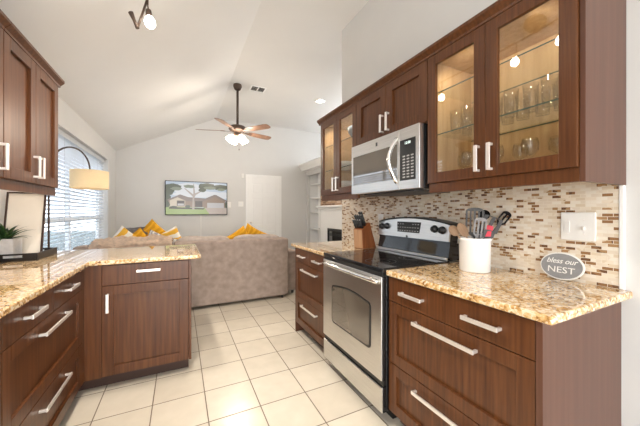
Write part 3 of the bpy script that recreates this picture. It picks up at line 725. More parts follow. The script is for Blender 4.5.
# ---------------------------------------------------------------- sofa
T = Thing('sectional_sofa', 'taupe microfibre sectional sofa seen from behind, past the peninsula', 'sofa', (0.2, 4.3, 0))
bm = BM(); box(bm, -1.04, -0.078, 3.89, 4.12, 0.04, 0.868, 0.025, seg=3); T.part('backrest', bm, 'fabric')
bm = BM(); box(bm, -0.070, 1.425, 3.89, 4.12, 0.04, 0.868, 0.025, seg=3); T.part('backrest', bm, 'fabric')
bm = BM(); box(bm, -1.04, 1.42, 4.12, 4.85, 0.05, 0.30, 0.02); T.part('base', bm, 'fabric')
bm = BM(); box(bm, 1.425, 1.62, 4.05, 4.90, 0.04, 0.66, 0.04, seg=3); T.part('armrest', bm, 'fabric')
def cushion(x0, x1, y0, y1, z0, z1, seed=0):
    bm = BM(); bmesh.ops.create_cube(bm, size=1)
    bmesh.ops.subdivide_edges(bm, edges=list(bm.edges), cuts=7, use_grid_fill=True)
    for v in bm.verts:
        c = v.co*2; l = max(abs(c.x), abs(c.y), abs(c.z)); n4 = (abs(c.x)**5+abs(c.y)**5+abs(c.z)**5)**0.2
        c = c/n4*l if n4 else c
        q = 1-0.10*noise.noise(c*1.5+Vector((seed*3.1, 0, 0)))
        v.co = Vector(((x0+x1)/2+c.x*(x1-x0)/2, (y0+y1)/2+c.y*(y1-y0)/2, (z0+z1)/2+c.z*(z1-z0)/2*q))
    for f in bm.faces: f.smooth = True
    return bm
for i, (a, b_) in enumerate(((-0.80, -0.10), (-0.06, 0.66), (0.67, 1.39))):
    T.part('back_cushion', cushion(a, b_, 4.02, 4.34, 0.44, 0.915 if i else 0.895, i), 'fabric2')
    T.part('seat_cushion', cushion(a, b_, 4.20, 4.86, 0.29, 0.47, i+5), 'fabric2')
bm = BM()
for x in (-0.98, -0.12, 0.0, 1.34, 1.56):
    for y in (3.93 if x < 1.5 else 4.1, 4.80): lathe(bm, [(0.018, 0.0), (0.024, 0.052), (0, 0.052)], (x, y, 0), 10)
T.part('feet', bm, 'blackp')
# blanket bunched over the left back
def drape(x0, x1, path, amp, seed, thick=0.02, nx=46):
    bm = BM(); P = [Vector((0, *p)) for p in path]
    seg = []
    for a, b_ in zip(P, P[1:]):
        for k in range(5): seg.append(a.lerp(b_, k/5))
    seg.append(P[-1]); rows = []
    for i in range(nx+1):
        x = x0+(x1-x0)*i/nx; row = []
        e = min(1, 6*min(i/nx, 1-i/nx)+0.25)
        for j, s_ in enumerate(seg):
            nn = noise.noise(Vector((x*7+seed, s_.y*5, s_.z*9)))+0.5*noise.noise(Vector((x*22+seed, s_.y*9+j*0.1, 0)))
            row.append(bm.verts.new((x+0.015*noise.noise(Vector((j*0.4, seed, 0))), s_.y, s_.z+amp*nn*e-(1-e)*0.02)))
        rows.append(row)
    for a, b_ in zip(rows, rows[1:]):
        for j in range(len(a)-1): bm.faces.new((a[j], a[j+1], b_[j+1], b_[j])).smooth = True
    bmesh.ops.solidify(bm, geom=list(bm.faces), thickness=thick)
    return bm
o = link('throw_blanket', drape(-0.90, -0.09, [(3.868, 0.82), (3.872, 0.880), (3.92, 0.905), (4.02, 0.925), (4.16, 0.945), (4.30, 0.92), (4.40, 0.80)], 0.050, 2.3, 0.022), 'blanket')
tag(o, 'beige knit blanket bunched along the left sofa back', 'blanket')
# pillows
def pillow_mesh(s=0.44, t=0.15, n=14):
    bm = BM(); g = {}
    for side in (1, -1):
        for i in range(n+1):
            for j in range(n+1):
                u, v = i/n*2-1, j/n*2-1; e = i in (0, n) or j in (0, n)
                if e and side == -1: g[(side, i, j)] = g[(1, i, j)]; continue
                w = t/2*((1-u**4)*(1-v**4))**0.5*side
                pin = 1-0.09*(1-abs(v)**2)*abs(u)**3; pin2 = 1-0.09*(1-abs(u)**2)*abs(v)**3
                g[(side, i, j)] = bm.verts.new((u*s/2*pin, w, v*s/2*pin2))
    for side in (1, -1):
        for i in range(n):
            for j in range(n):
                vs = [g[(side, i, j)], g[(side, i+1, j)], g[(side, i+1, j+1)], g[(side, i, j+1)]]
                try: bm.faces.new(vs if side == -1 else vs[::-1]).smooth = True
                except ValueError: pass
    return bm
def pillow(label, x, y, z, tilt, yaw, mat, s=0.44):
    o = link('throw_pillow', pillow_mesh(s), mat); o.rotation_mode = 'XYZ'
    mat_ = Matrix.Rotation(R(yaw), 4, 'Z') @ Matrix.Rotation(R(-14), 4, 'X') @ Matrix.Rotation(R(tilt), 4, 'Y')
    o.rotation_euler = mat_.to_euler(); o.location = (x, y, z)
    tag(o, label, 'pillow', 'throw pillows on the sofa')
pillow('mustard and white pillow leftmost on the sofa, by the blanket', -0.66, 4.50, 0.80, 40, 12, 'pil_yw', 0.40)
pillow('mustard pillow lying low beside the leftmost white trimmed pillow', -0.54, 4.69, 0.76, 52, 4, 'pil_y', 0.40)
pillow('tallest mustard pillow pointing up in the left pillow group', -0.37, 4.87, 0.86, 44, 4, 'pil_y', 0.42)
pillow('grey patterned pillow in front of the upright mustard pillow', -0.27, 4.40, 0.77, 24, -4, 'pil_g', 0.38)
pillow('mustard patterned pillow at the right end of the left pillow group', -0.14, 4.58, 0.79, 62, -6, 'pil_yw', 0.40)
pillow('mustard pillow on the right sofa section, nearer the television', 0.83, 4.45, 0.76, 60, 4, 'pil_y', 0.42)
pillow('mustard leaf pillow on the right sofa section, nearest the back door', 1.08, 4.64, 0.79, 30, 2, 'pil_y', 0.42)
o = link('grey_throw', drape(-0.72, -0.42, [(4.86, 0.60), (4.80, 0.95), (4.88, 1.02), (5.00, 0.97), (5.03, 0.50)], 0.02, 7.7, 0.02, 24), 'throw')
tag(o, 'grey knit throw heaped behind the left pillows', 'blanket')

# ---------------------------------------------------------------- arc lamp
T = Thing('arc_floor_lamp', 'dark arc floor lamp with a cream drum shade before the window', 'lamp', (-1.06, 3.36, 0))
bm = BM(); lathe(bm, [(0, 0), (0.075, 0), (0.075, 0.02), (0.02, 0.03), (0, 0.03)], (-1.06, 3.36, 0), 24); T.part('base', bm, 'bronze')
bm = BM(); pts = [(-1.06, 3.36, 0.03), (-1.06, 3.36, 1.0), (-1.06, 3.36, 1.62)]
c0 = Vector((-1.06, 3.36, 1.62)); c1 = Vector((-0.865, 3.80, 1.62))
for k in range(1, 17):
    a = PI*k/16; q = (1-math.cos(a))/2
    p = c0.lerp(c1, q); p.z = 1.62+0.235*math.sin(a) + 0.07*q; pts.append(tuple(p))
tube(bm, pts, 0.008, 8); T.part('pole', bm, 'bronze')
bm = BM(); lathe(bm, [(0.165, 1.500), (0.165, 1.690), (0.162, 1.690), (0.162, 1.500), (0.165, 1.500)], (-0.865, 3.80, 0), 40)
sh_ = T.part('lamp_shade', bm, 'shade')
bm = BM()
for k in range(3): a = 2*PI*k/3; tube(bm, [(-0.865, 3.80, 1.68), (-0.865+0.162*math.cos(a), 3.80+0.162*math.sin(a), 1.68)], 0.002, 5)
lathe(bm, [(0, 1.69), (0.012, 1.69), (0.018, 1.63), (0, 1.63)], (-0.865, 3.80, 0), 12); T.part('spider_fitting', bm, 'bronze', sh_)
bm = BM(); lathe(bm, [(0, 1.63), (0.014, 1.625), (0.03, 1.58), (0.022, 1.555), (0, 1.548)], (-0.865, 3.80, 0), 14); T.part('bulb', bm, emis('warm_lamp_bulb', (1, 0.85, 0.6), 5), sh_)

# ---------------------------------------------------------------- window blind
T = Thing('window_blind', 'white horizontal slat blind over the left window', 'blind', (XL-0.075, 4.7, 0.62))
bm = BM(); z = 0.68; xb = XL-0.075
t0 = bmesh.new()
while z < 2.10:
    for (a, b_) in ((3.25, 6.14),):
        t = bmesh.new(); h = 0.023; tl = R(24)
        dx, dz = math.cos(tl)*h, math.sin(tl)*h
        vs = [(xb-dx, a, z-dz), (xb-dx, b_, z-dz), (xb+dx, b_, z+dz), (xb+dx, a, z+dz)]
        lo = [t.verts.new(Vector(v)-Vector((0, 0, 0.0014))) for v in vs]; hi = [t.verts.new(Vector(v)+Vector((0, 0, 0.0014))) for v in vs]
        t.faces.new(lo[::-1]); t.faces.new(hi)
        for k in range(4): t.faces.new((lo[k], lo[(k+1) % 4], hi[(k+1) % 4], hi[k]))
        merge(bm, t)
    z += 0.046
t0.free()
T.part('slats', bm, 'blind')
bm = BM(); box(bm, xb-0.03, xb+0.03, 3.24, 6.15, 2.115, 2.175, 0.004); T.part('headrail', bm, 'blind')
bm = BM(); box(bm, xb-0.025, xb+0.025, 3.24, 6.15, 0.625, 0.645, 0.004); T.part('bottom_rail', bm, 'blind')
bm = BM()
for y in (3.6, 4.25, 4.95, 5.7): 
    for dx in (-0.024, 0.024): box(bm, xb+dx-0.001, xb+dx+0.001, y-0.004, y+0.004, 0.64, 2.12)
T.part('ladder_cords', bm, 'concrete')

# ---------------------------------------------------------------- ceiling fan
FX, FY, FZ = 0.870, 4.87, ZC
T = Thing('ceiling_fan', 'bronze ceiling fan with five wooden blades and a lit glass light kit', 'fan', (FX, FY, FZ-0.9))
bm = BM(); lathe(bm, [(0, FZ-0.001), (0.068, FZ-0.001), (0.072, FZ-0.03), (0.05, FZ-0.085), (0.02, FZ-0.10), (0, FZ-0.10)], (FX, FY, 0), 24); T.part('canopy', bm, 'bronze')
bm = BM(); tube(bm, [(FX, FY, FZ-0.09), (FX, FY, 2.700)], 0.020, 10); T.part('downrod', bm, 'bronze')
bm = BM(); lathe(bm, [(0, 2.725), (0.03, 2.725), (0.045, 2.705), (0.12, 2.695), (0.145, 2.670), (0.145, 2.640), (0.12, 2.615), (0.07, 2.605), (0.06, 2.570), (0.075, 2.540), (0.05, 2.515), (0, 2.510)], (FX, FY, 0), 30); T.part('motor_housing', bm, 'bronze')
for k in range(5):
    ang = -YAW + R(45+72*k)
    d = Vector((math.cos(ang), math.sin(ang), 0)); s_ = Vector((-d.y, d.x, 0))
    bm = BM(); t = bmesh.new(); outl = [(0.20, -0.045), (0.28, -0.060), (0.58, -0.070), (0.645, -0.060), (0.665, -0.03), (0.665, 0.03), (0.645, 0.060), (0.58, 0.070), (0.28, 0.060), (0.20, 0.045)]
    fnb = lambda a, b_, w: Vector((FX, FY, 2.612)) + d*a + s_*b_*math.cos(R(13)) + Vector((0, 0, w-b_*math.sin(R(13))))
    prism(bm, outl, fnb, -0.003, 0.003); bp = T.part('blade', bm, 'blade')
    bm = BM(); prism(bm, [(0.10, -0.012), (0.17, -0.022), (0.27, -0.035), (0.27, 0.035), (0.17, 0.022), (0.10, 0.012)], fnb, -0.008, -0.0032); T.part('blade_iron', bm, 'bronze', bp)
for k in range(4):
    a = R(20+90*k); cx, cy = FX+0.085*math.cos(a), FY+0.085*math.sin(a)
    mt = Matrix.Rotation(a, 4, 'Z') @ Matrix.Rotation(R(-35), 4, 'Y')
    bm = BM(); lathe(bm, [(0.018, -0.005), (0.035, -0.03), (0.058, -0.075), (0.066, -0.115), (0.060, -0.112), (0.0, -0.06)], (cx, cy, 2.535), 20, mat=mt); T.part('glass_shade', bm, 'shade_lit')
for dx, L in ((0.02, 0.20), (-0.03, 0.13)):
    bm = BM(); tube(bm, [(FX+dx, FY-0.03, 2.515), (FX+dx, FY-0.03, 2.515-L)], 0.0018, 5); lathe(bm, [(0, 0), (0.007, -0.006), (0.007, -0.024), (0, -0.03)], (FX+dx, FY-0.03, 2.515-L), 10); T.part('pull_chain', bm, 'bronze')
pl = bpy.data.lights.new('fan_lamp', 'POINT'); pl.energy = 42; pl.color = (1, 0.86, 0.70); pl.shadow_soft_size = 0.22
po = bpy.data.objects.new('fan_lamp', pl); po.location = (FX, FY, 2.340); COL.objects.link(po)

# vent and recessed light
T = Thing('ceiling_vent', 'white air vent in the ceiling beside the fan', 'vent', (1.22, 4.95, ZC-0.012))
bm = BM()
for a0, a1, b0, b1 in ((1.08, 1.35, 4.76, 4.785), (1.08, 1.35, 4.955, 4.98), (1.08, 1.105, 4.785, 4.955), (1.325, 1.35, 4.785, 4.955), (1.205, 1.225, 4.785, 4.955)): box(bm, a0, a1, b0, b1, ZC-0.012, ZC-0.001, 0.002)
T.part('frame', bm, 'white')
bm = BM(); box(bm, 1.105, 1.325, 4.785, 4.955, ZC-0.004, ZC-0.001); T.part('duct', bm, 'greyp')
bm = BM()
for k in range(6): y = 4.793+k*0.027; prism(bm, [(y, ZC-0.011), (y+0.012, ZC-0.005), (y+0.015, ZC-0.005), (y+0.003, ZC-0.011)], lambda a, b_, w: (w, a, b_), 1.105, 1.325)
T.part('louvers', bm, 'steel')
T = Thing('recessed_light', 'lit round recessed light in the flat ceiling right of the fan', 'light', (2.43, 4.87, ZC-0.01))
bm = BM(); lathe(bm, [(0.08, -0.001), (0.105, -0.001), (0.10, -0.012), (0.08, -0.010)], (2.43, 4.87, ZC), 28); T.part('trim_ring', bm, 'white')
bm = BM(); lathe(bm, [(0, -0.004), (0.08, -0.004), (0.08, -0.002), (0, -0.002)], (2.43, 4.87, ZC), 28); T.part('lens', bm, emis('recessed_lens', (1, 0.93, 0.8), 5))
bm = BM(); 

# ---------------------------------------------------------------- track light over the kitchen
def ceil_z(x): return ZC if x >= XC else (ZC-(XC-x)*(ZC-(ZL-0.0))/(XC-XL))
TKX = -0.17
T = Thing('track_light', 'bronze track light with frosted bulbs on the sloped kitchen ceiling', 'light', (TKX, 1.4, ceil_z(TKX)-0.1))
zc = ceil_z(TKX)
sl = math.atan((ZC-ZL)/(XC-XL))
bm = BM(); lathe(bm, [(0, -0.03), (0.07, -0.03), (0.085, -0.008), (0.085, 0.012), (0, 0.012)], (TKX, 1.40, zc-0.012), 26, mat=Matrix.Rotation(-sl, 4, 'Y')); T.part('canopy', bm, 'bronze')
bm = BM(); tube(bm, [(TKX, 1.40, zc-0.03), (TKX, 1.40, 2.862)], 0.010, 8)
tube(bm, [(-0.10, 1.05, 2.86), (-0.13, 1.20, 2.86), (-0.17, 1.40, 2.86), (-0.18, 1.62, 2.86), (-0.205, 2.0, 2.86), (-0.215, 2.42, 2.86), (-0.225, 2.50, 2.86)], 0.008, 8)
for q in ((-0.12, 1.17, 2.80), (-0.18, 1.56, 2.80), (-0.215, 2.44, 2.79)): tube(bm, [q, (q[0], q[1], 2.86)], 0.006, 8)
T.part('track', bm, 'bronze')
def head(p, d, lit=True, L=0.09):
    p = Vector(p); d = Vector(d).normalized()
    bm = BM(); q = p+d*L; tube(bm, [p, p+d*L*0.45], 0.005, 6); tube(bm, [p+d*L*0.4, p+d*L*0.45, q], [0.012, 0.019, 0.022], 12)
    h = T.part('lamp_head', bm, 'bronze')
    mt = d.to_track_quat('Z', 'Y').to_matrix().to_4x4()
    bm = BM(); lathe(bm, [(0.015, -0.004), (0.026, 0.010), (0.036, 0.035), (0.034, 0.06), (0.022, 0.076), (0, 0.082)], q, 16, mat=mt)
    T.part('bulb', bm, 'bulb', h)
head((-0.12, 1.17, 2.80), (-0.15, 0.2, -1)); head((-0.18, 1.56, 2.80), (0.2, 0.0, -1))
head((-0.215, 2.44, 2.79), (0.12, -0.05, -1))
bm = BM(); tube(bm, [(-0.225, 2.50, 2.86), (-0.285, 2.50, 2.635)], 0.008, 8); tube(bm, [(-0.285, 2.50, 2.63), (-0.305, 2.50, 2.68), (-0.328, 2.50, 2.735)], [0.014, 0.011, 0.018], 10); T.part('lamp_arm', bm, 'bronze')

for x, y, z in ((-0.146, 1.205, 2.60), (-0.144, 1.56, 2.61), (-0.192, 2.43, 2.60)):
    pl = bpy.data.lights.new('track_lamp', 'SPOT'); pl.energy = 48; pl.spot_size = R(125); pl.spot_blend = 0.8; pl.color = (1, 0.90, 0.78); pl.shadow_soft_size = 0.012
    po = bpy.data.objects.new('track_lamp', pl); po.location = (x, y, z); COL.objects.link(po)
# ---------------------------------------------------------------- fireplace and bookcase
T = Thing('fireplace', 'white fireplace surround with a black firebox beyond the knife block', 'fireplace', (2.9, 4.9, 0))
bm = BM(); wall_holes(bm, 'X', 2.80, 2.92, 3.98, 5.60, 0, 1.30, [(4.30, 5.28, 0.12, 0.91)]); T.part('surround', bm, 'stone')
bm = BM(); box(bm, 2.72, 3.02, 3.92, 5.66, 1.345, 1.385, 0.006); box(bm, 2.76, 3.0, 3.95, 5.63, 1.30, 1.345, 0.01); T.part('mantel_shelf', bm, 'stone')
bm = BM(); box(bm, 2.93, 3.35, 4.25, 5.33, 0.0, 0.95); T.part('firebox', bm, 'firebox')
bm = BM(); 
for a0, a1, c0, c1 in ((4.30, 5.28, 0.86, 0.91), (4.30, 5.28, 0.12, 0.16), (4.30, 4.34, 0.16, 0.86), (5.24, 5.28, 0.16, 0.86)): box(bm, 2.805, 2.83, a0, a1, c0, c1, 0.003)
for k in range(3): box(bm, 2.81, 2.822, 4.34, 5.24, 0.80-k*0.02, 0.808-k*0.02)
T.part('firebox_screen', bm, 'gasket')
bm = BM(); box(bm, 2.98, 3.3, 3.96, 5.94, 1.386, 2.30); T.part('stacked_stone_breast', bm, 'wall')
bm = BM(); box(bm, 2.955, 2.98, 3.96, 5.90, 1.386, 1.78); T.part('mosaic_band', bm, 'stack')
T = Thing('bookcase', 'white built in bookcase left of the fireplace', 'bookcase', (3.2, 6.38, 0))
bm = BM(); box(bm, 3.30, 3.34, 5.96, YB-0.001, 0.0, 2.30); box(bm, 3.085, 3.30, 5.975, 6.015, 0.0, 2.30); box(bm, 3.085, 3.30, 6.765, YB-0.002, 0, 2.30); T.part('carcass', bm, 'white')
for z in (0.03, 0.80, 1.22, 1.60, 1.95): bm = BM(); box(bm, 3.085, 3.30, 6.016, 6.764, z, z+0.03, 0.003); T.part('shelf', bm, 'white')
bm = BM(); box(bm, 3.10, 3.20, 6.08, 6.22, 1.251, 1.36, 0.012); tag(link('speaker', bm, 'blackp'), 'small black speaker on a bookcase shelf', 'speaker')

# ---------------------------------------------------------------- utensil crock
CX, CY = 1.51, 1.045
T = Thing('utensil_crock', 'white ceramic crock full of utensils on the right countertop', 'crock', (CX, CY, 0.914))
bm = BM(); lathe(bm, [(0, 0.9142), (0.074, 0.9142), (0.079, 0.920), (0.082, 1.088), (0.086, 1.092), (0.086, 1.102), (0.082, 1.105), (0.077, 1.100), (0.074, 0.930), (0, 0.928)], (CX, CY, 0), 40); T.part('pot', bm, 'ceramic')
view_yaw = math.atan2(-CX, CY)      # handles face the room
def utensil(name, label, cat, foot, head_at, build, roll=0):
    """foot and head_at in world space; local z runs up the handle"""
    a = Vector(foot); b_ = Vector(head_at); d = (b_-a).normalized(); L = (b_-a).length
    T = Thing(name, label, cat, a, 'cooking utensils in the crock', local=True)
    # local Y = flat normal pointing to the room
    nrm = (Vector((0, 0, HCAM))-b_); nrm = (nrm-d*nrm.dot(d)).normalized()
    nrm = Matrix.Rotation(R(roll), 3, d) @ nrm
    x = (-nrm).cross(d).normalized(); m3 = Matrix((x, -nrm, d)).transposed()
    T.o.rotation_euler = m3.to_euler()
    build(T, L)
def flat_head(T, L, outline, mat, slots=(), t=0.004, z0=0):
    """outline relative to head base at z=L-z0; slots are holes drawn as separate bars"""
    bm = BM(); prism(bm, outline, lambda a, b_, w: (a, w, b_), -t/2, t/2, bev=0.0008)
    return bm
def slotted(T, L, w, h, mat, nslot, hmat='blackp', accent=None, round_=False):
    bm = BM(); tube(bm, [(0, 0, 0), (0, 0, L*0.4), (0, 0, L-h+0.01)], [0.008, 0.007, 0.005], 8, flat=0.7); T.part('handle', bm, hmat)
    bm = BM(); z0 = L-h; bw = w/(2*nslot+1)
    for k in range(nslot+1): x = -w/2+2*k*bw; box(bm, x, x+bw, -0.002, 0.002, z0+0.012, L-0.010, 0.0008)
    n = 8
    pts = [(-w/2, L-0.012), (w/2, L-0.012)] + [(w/2*math.cos(PI*k/n)*1.0, L-0.012+(0.020 if round_ else 0.006)*math.sin(PI*k/n)) for k in range(1, n)]
    prism(bm, pts, lambda a, b_, q: (a, q, b_), -0.002, 0.002)
    prism(bm, [(-0.006, z0-0.015), (0.006, z0-0.015), (w/2, z0+0.014), (-w/2, z0+0.014)], lambda a, b_, q: (a, q, b_), -0.002, 0.002)
    T.part('blade', bm, mat)
    if accent:
        bm = BM(); prism(bm, [(-w*0.22, z0+0.008), (w*0.25, z0+0.016), (w*0.18, z0+0.045), (-w*0.15, z0+0.040)], lambda a, b_, q: (a, q, b_), -0.0045, -0.002); T.part('accent', bm, accent, label='red accent on the turner')
def spoon(T, L, w, h, mat, hmat, depth=0.012):
    bm = BM(); tube(bm, [(0, 0, 0), (0, 0, L*0.5), (0, 0, L-h+0.004)], [0.007, 0.006, 0.005], 8, flat=0.8); T.part('handle', bm, hmat)
    bm = BM(); n, mR = 16, 5; t = bmesh.new(); c = t.verts.new((0, depth, L-h/2)); prev = None
    rings = []
    for r in range(1, mR+1):
        q = r/mR; rings.append([t.verts.new((w/2*q*math.cos(2*PI*k/n), depth*(1-q*q), L-h/2+h/2*q*math.sin(2*PI*k/n))) for k in range(n)])
    for k in range(n): t.faces.new((c, rings[0][k], rings[0][(k+1) % n])).smooth = True
    for a, b_ in zip(rings, rings[1:]):
        for k in range(n): t.faces.new((a[k], b_[k], b_[(k+1) % n], a[(k+1) % n])).smooth = True
    bmesh.ops.solidify(t, geom=list(t.faces), thickness=0.002); merge(bm, t)
    T.part('bowl', bm, mat)
def at(px, py, dist):
    """point seen at pixel at horizontal depth dist along the view axis"""
    r = (px-320)/F_PX*dist; up = (212-py)/F_PX*dist
    return Vector((r*math.cos(YAW)+dist*math.sin(YAW), dist*math.cos(YAW)-r*math.sin(YAW), HCAM+up))
fz = 0.932
def foot(lat, dep=0.0): return (CX+lat*math.cos(YAW)+dep*math.sin(YAW), CY-lat*math.sin(YAW)+dep*math.cos(YAW), fz)
utensil('slotted_turner', 'tall dark slotted turner standing at the left of the crock', 'utensil', foot(0.01, 0.03), at(475, 209, 1.64), lambda T, L: slotted(T, L, 0.095, 0.150, 'greyp', 4, round_=True))
utensil('slotted_turner', 'dark turner with a red accent leaning right in the crock', 'utensil', foot(-0.03, 0.0), at(495, 216, 1.61), lambda T, L: slotted(T, L, 0.095, 0.105, 'greyp', 2, accent='red'))
utensil('slotted_spoon', 'grey slotted spoon at the front of the crock', 'utensil', foot(0.0, -0.01), at(481, 219, 1.575), lambda T, L: slotted(T, L, 0.065, 0.10, 'spoongrey', 3, round_=True), 10)
utensil('ladle', 'black ladle behind the turners in the crock', 'utensil', foot(-0.01, 0.045), at(486, 210, 1.70), lambda T, L: spoon(T, L, 0.06, 0.06, 'black', 'blackp', 0.02))
utensil('pasta_server', 'black pasta server leaning farthest right from the crock', 'utensil', foot(-0.05, 0.02), at(508, 213, 1.63), lambda T, L: slotted(T, L, 0.05, 0.08, 'black', 2, round_=True))
utensil('wooden_spoon', 'pale wooden spoon leaning left out of the crock', 'utensil', foot(0.05, -0.01), at(450, 226, 1.61), lambda T, L: spoon(T, L, 0.050, 0.07, 'utwood', 'utwood', 0.008))
utensil('wooden_spatula', 'second pale wooden utensil next to the leaning wooden spoon', 'utensil', foot(0.04, -0.02), at(459, 223, 1.59), lambda T, L: spoon(T, L, 0.050, 0.09, 'utwood', 'utwood', 0.003))
utensil('turner', 'short dark turner with a red mark low in the crock front', 'utensil', foot(0.0, -0.035), at(490, 229, 1.555), lambda T, L: slotted(T, L, 0.055, 0.055, 'greyp', 1, accent='red'))

# ---------------------------------------------------------------- oval sign
T = Thing('oval_sign', 'grey oval sign with white lettering leaning on the backsplash', 'sign', (1.691, 0.713, 0.9145), rot=(0, 0, 0), local=True)
T.o.rotation_euler = (0, R(7), R(0))
ang0 = R(0)
def sgn(a, b_, w): return (-w, -a, b_)     # a: to the viewer's right is -Y
A, B_ = 0.090, 0.067
bm = BM(); prism(bm, [(A*math.cos(2*PI*k/40), B_+B_*math.sin(2*PI*k/40)) for k in range(40)], sgn, 0.0, 0.010, bev=0.001); T.part('board', bm, 'plastic')
bm = BM(); prism(bm, [((A-0.006)*math.cos(2*PI*k/40), B_+(B_-0.006)*math.sin(2*PI*k/40)) for k in range(40)], sgn, 0.010, 0.0115); T.part('face', bm, 'plaque')
bm = BM(); text_bm(bm, 'bless our', 0.036, lambda a, b_, c: sgn(a*0.93, B_+0.024+b_+a*0.0, 0.0122+c), shear=0.35, bold=0.0002)
text_bm(bm, 'NEST', 0.042, lambda a, b_, c: sgn(a*1.15, B_-0.020+b_, 0.0122+c)); T.part('lettering', bm, 'plastic')

# ---------------------------------------------------------------- knife block
T = Thing('knife_block', 'wooden knife block full of black knives by the backsplash', 'knife block', (1.565, 2.19, 0.9145), local=True)
T.o.rotation_euler = (0, 0, R(14))
# profile in (x,z): leans towards -x
prof = [(-0.088, 0), (0.100, 0), (0.008, 0.238), (-0.100, 0.175)]
bm = BM(); prism(bm, prof, lambda a, b_, w: (a, w, b_), -0.055, 0.055, bev=0.003); T.part('block', bm, 'block')
bm = BM(); prism(bm, [(-0.0900, 0.004), (-0.0890, 0.004), (-0.1008, 0.172), (-0.1018, 0.172)], lambda a, b_, w: (a, w, b_), -0.050, 0.050); T.part('front_face', bm, 'block_l')  # front face covered in a paler wood tone
up = Vector((-0.45, 0, 0.89)); side = Vector((0.86, 0, 0.51)); base = Vector((-0.100, 0, 0.175))
k = 0
for row, (q, L) in enumerate(((0.022, 0.085), (0.060, 0.115), (0.100, 0.125))):
    for y in (-0.039, -0.013, 0.013, 0.039):
        if row == 2 and abs(y) > 0.03: continue
        p = base+side*q+Vector((0, y, 0)); e = p+up*L
        T_ = Thing('kitchen_knife', 'black handled kitchen knife standing in the wooden knife block', 'knife', T.o.matrix_basis @ Vector((0, 0, 0)) + Vector((0, 0, 0)), 'knives in the block', local=True)
        T_.o.rotation_euler = (0, 0, R(14)); T_.o.location = (1.565, 2.19, 0.9145)
        bm = BM(); tube(bm, [p+up*0.002, p+up*L*0.35, e], [0.0105, 0.0095, 0.0125], 8, flat=0.8); T_.part('handle', bm, 'blackp')
        bm = BM(); lathe(bm, [(0, 0), (0.006, 0), (0.006, 0.002), (0, 0.002)], e, 8, mat=up.to_track_quat('Z', 'Y').to_matrix().to_4x4()); T_.part('end_cap', bm, 'steel')

# ---------------------------------------------------------------- tumblers and dishes in the glass cabinets
def tumbler(r, h, label, loc):
    T = Thing('drinking_glass', label, 'glass', loc, 'drinking glasses in the near cabinet', local=True)
    bm = BM(); lathe(bm, [(0, 0.0005), (r*0.82, 0.0005), (r, h), (r-0.002, h), (r*0.82-0.002, 0.010), (0, 0.010)], (0, 0, 0), 20); T.part('glass_wall', bm, 'tumbler')
    return T.o
lab_m = 'clear tumbler on the middle glass shelf of the near cabinet'
lab_b = 'clear stemmed glass on the bottom of the near cabinet'
g0 = None
for i in range(8):
    for j in range(2):
        y = 0.575+i*0.078; x = 1.45+j*0.10
        if g0 is None: g0 = tumbler(0.033, 0.125, lab_m, (x, y, 1.7155)); continue
        c = copy_tree(g0); c.location = (x+0.008*((i*7+j*3) % 3-1), y, 1.7155); c['label'] = lab_m
T = Thing('stemmed_glass', lab_b, 'glass', (1.45, 0.575, ZB+0.0195), 'stemmed glasses in the near cabinet', local=True)
bm = BM(); lathe(bm, [(0, 0.0005), (0.030, 0.0005), (0.030, 0.003), (0.005, 0.008), (0.004, 0.055), (0.012, 0.064), (0.034, 0.095), (0.036, 0.125), (0.030, 0.150), (0.028, 0.150), (0.034, 0.124), (0.032, 0.097), (0, 0.07)], (0, 0, 0), 20); T.part('bowl_and_stem', bm, 'tumbler')
for i in range(8):
    if i: c = copy_tree(T.o); c.location = (1.45+0.07*(i % 2), 0.575+i*0.078, ZB+0.0195); c['label'] = lab_b
def dish(label, loc, r, h, mat, name='bowl', cat='bowl', group='dishes in the far cabinet'):
    bm = BM(); lathe(bm, [(0, 0), (r*0.5, 0), (r*0.55, h*0.08), (r*0.9, h*0.6), (r, h), (r-0.004, h), (r*0.86, h*0.6), (r*0.4, h*0.14), (0, h*0.12)], (0, 0, 0), 26)
    o = link(name, bm, mat); o.location = loc; tag(o, label, cat, group); return o
zb = ZB+0.0195
dish('blue grey serving bowl on the top shelf of the far glass cabinet', (1.52, 2.20, 1.9305), 0.125, 0.11, 'bluebowl')
dish('large white bowl on the middle shelf of the far glass cabinet', (1.53, 2.18, 1.6805), 0.10, 0.09, 'ceramic')
dish('smaller white bowl nested above the bowl on the middle shelf', (1.53, 2.18, 1.7155), 0.095, 0.075, 'ceramic')
dish('white bowl on the middle shelf behind the left glass door', (1.53, 2.48, 1.6805), 0.10, 0.08, 'ceramic')
dish('white bowl on the bottom of the far cabinet, right door', (1.52, 2.16, zb), 0.10, 0.13, 'ceramic')
dish('pale bowl on the bottom of the far cabinet, left door', (1.52, 2.47, zb), 0.11, 0.12, 'concrete')

# ---------------------------------------------------------------- tray, plant, frame
TX0_, TX1_, TY0_, TY1_ = -1.135, -0.885, 2.62, 2.97
T = Thing('serving_tray', 'black wooden serving tray with handle slots on the left countertop', 'tray', (-1.01, 2.80, 0.914))
bm = BM(); box(bm, TX0_, TX1_, TY0_, TY1_, 0.9145, 0.924, 0.001); T.part('tray_floor', bm, 'traymat')
bm = BM(); box(bm, TX0_, TX0_+0.012, TY0_, TY1_, 0.924, 0.966, 0.001); T.part('long_rim', bm, 'traymat'); bm = BM(); box(bm, TX1_-0.012, TX1_, TY0_, TY1_, 0.924, 0.966, 0.001); T.part('long_rim', bm, 'traymat')
for y in (TY0_, TY1_-0.012):
    bm = BM(); wall_holes(bm, 'Y', y, y+0.012, TX0_+0.0125, TX1_-0.0125, 0.924, 0.966, [(-1.06, -0.96, 0.938, 0.955)]); T.part('handle_rim', bm, 'traymat')
PX_, PY_ = -1.073, 2.69
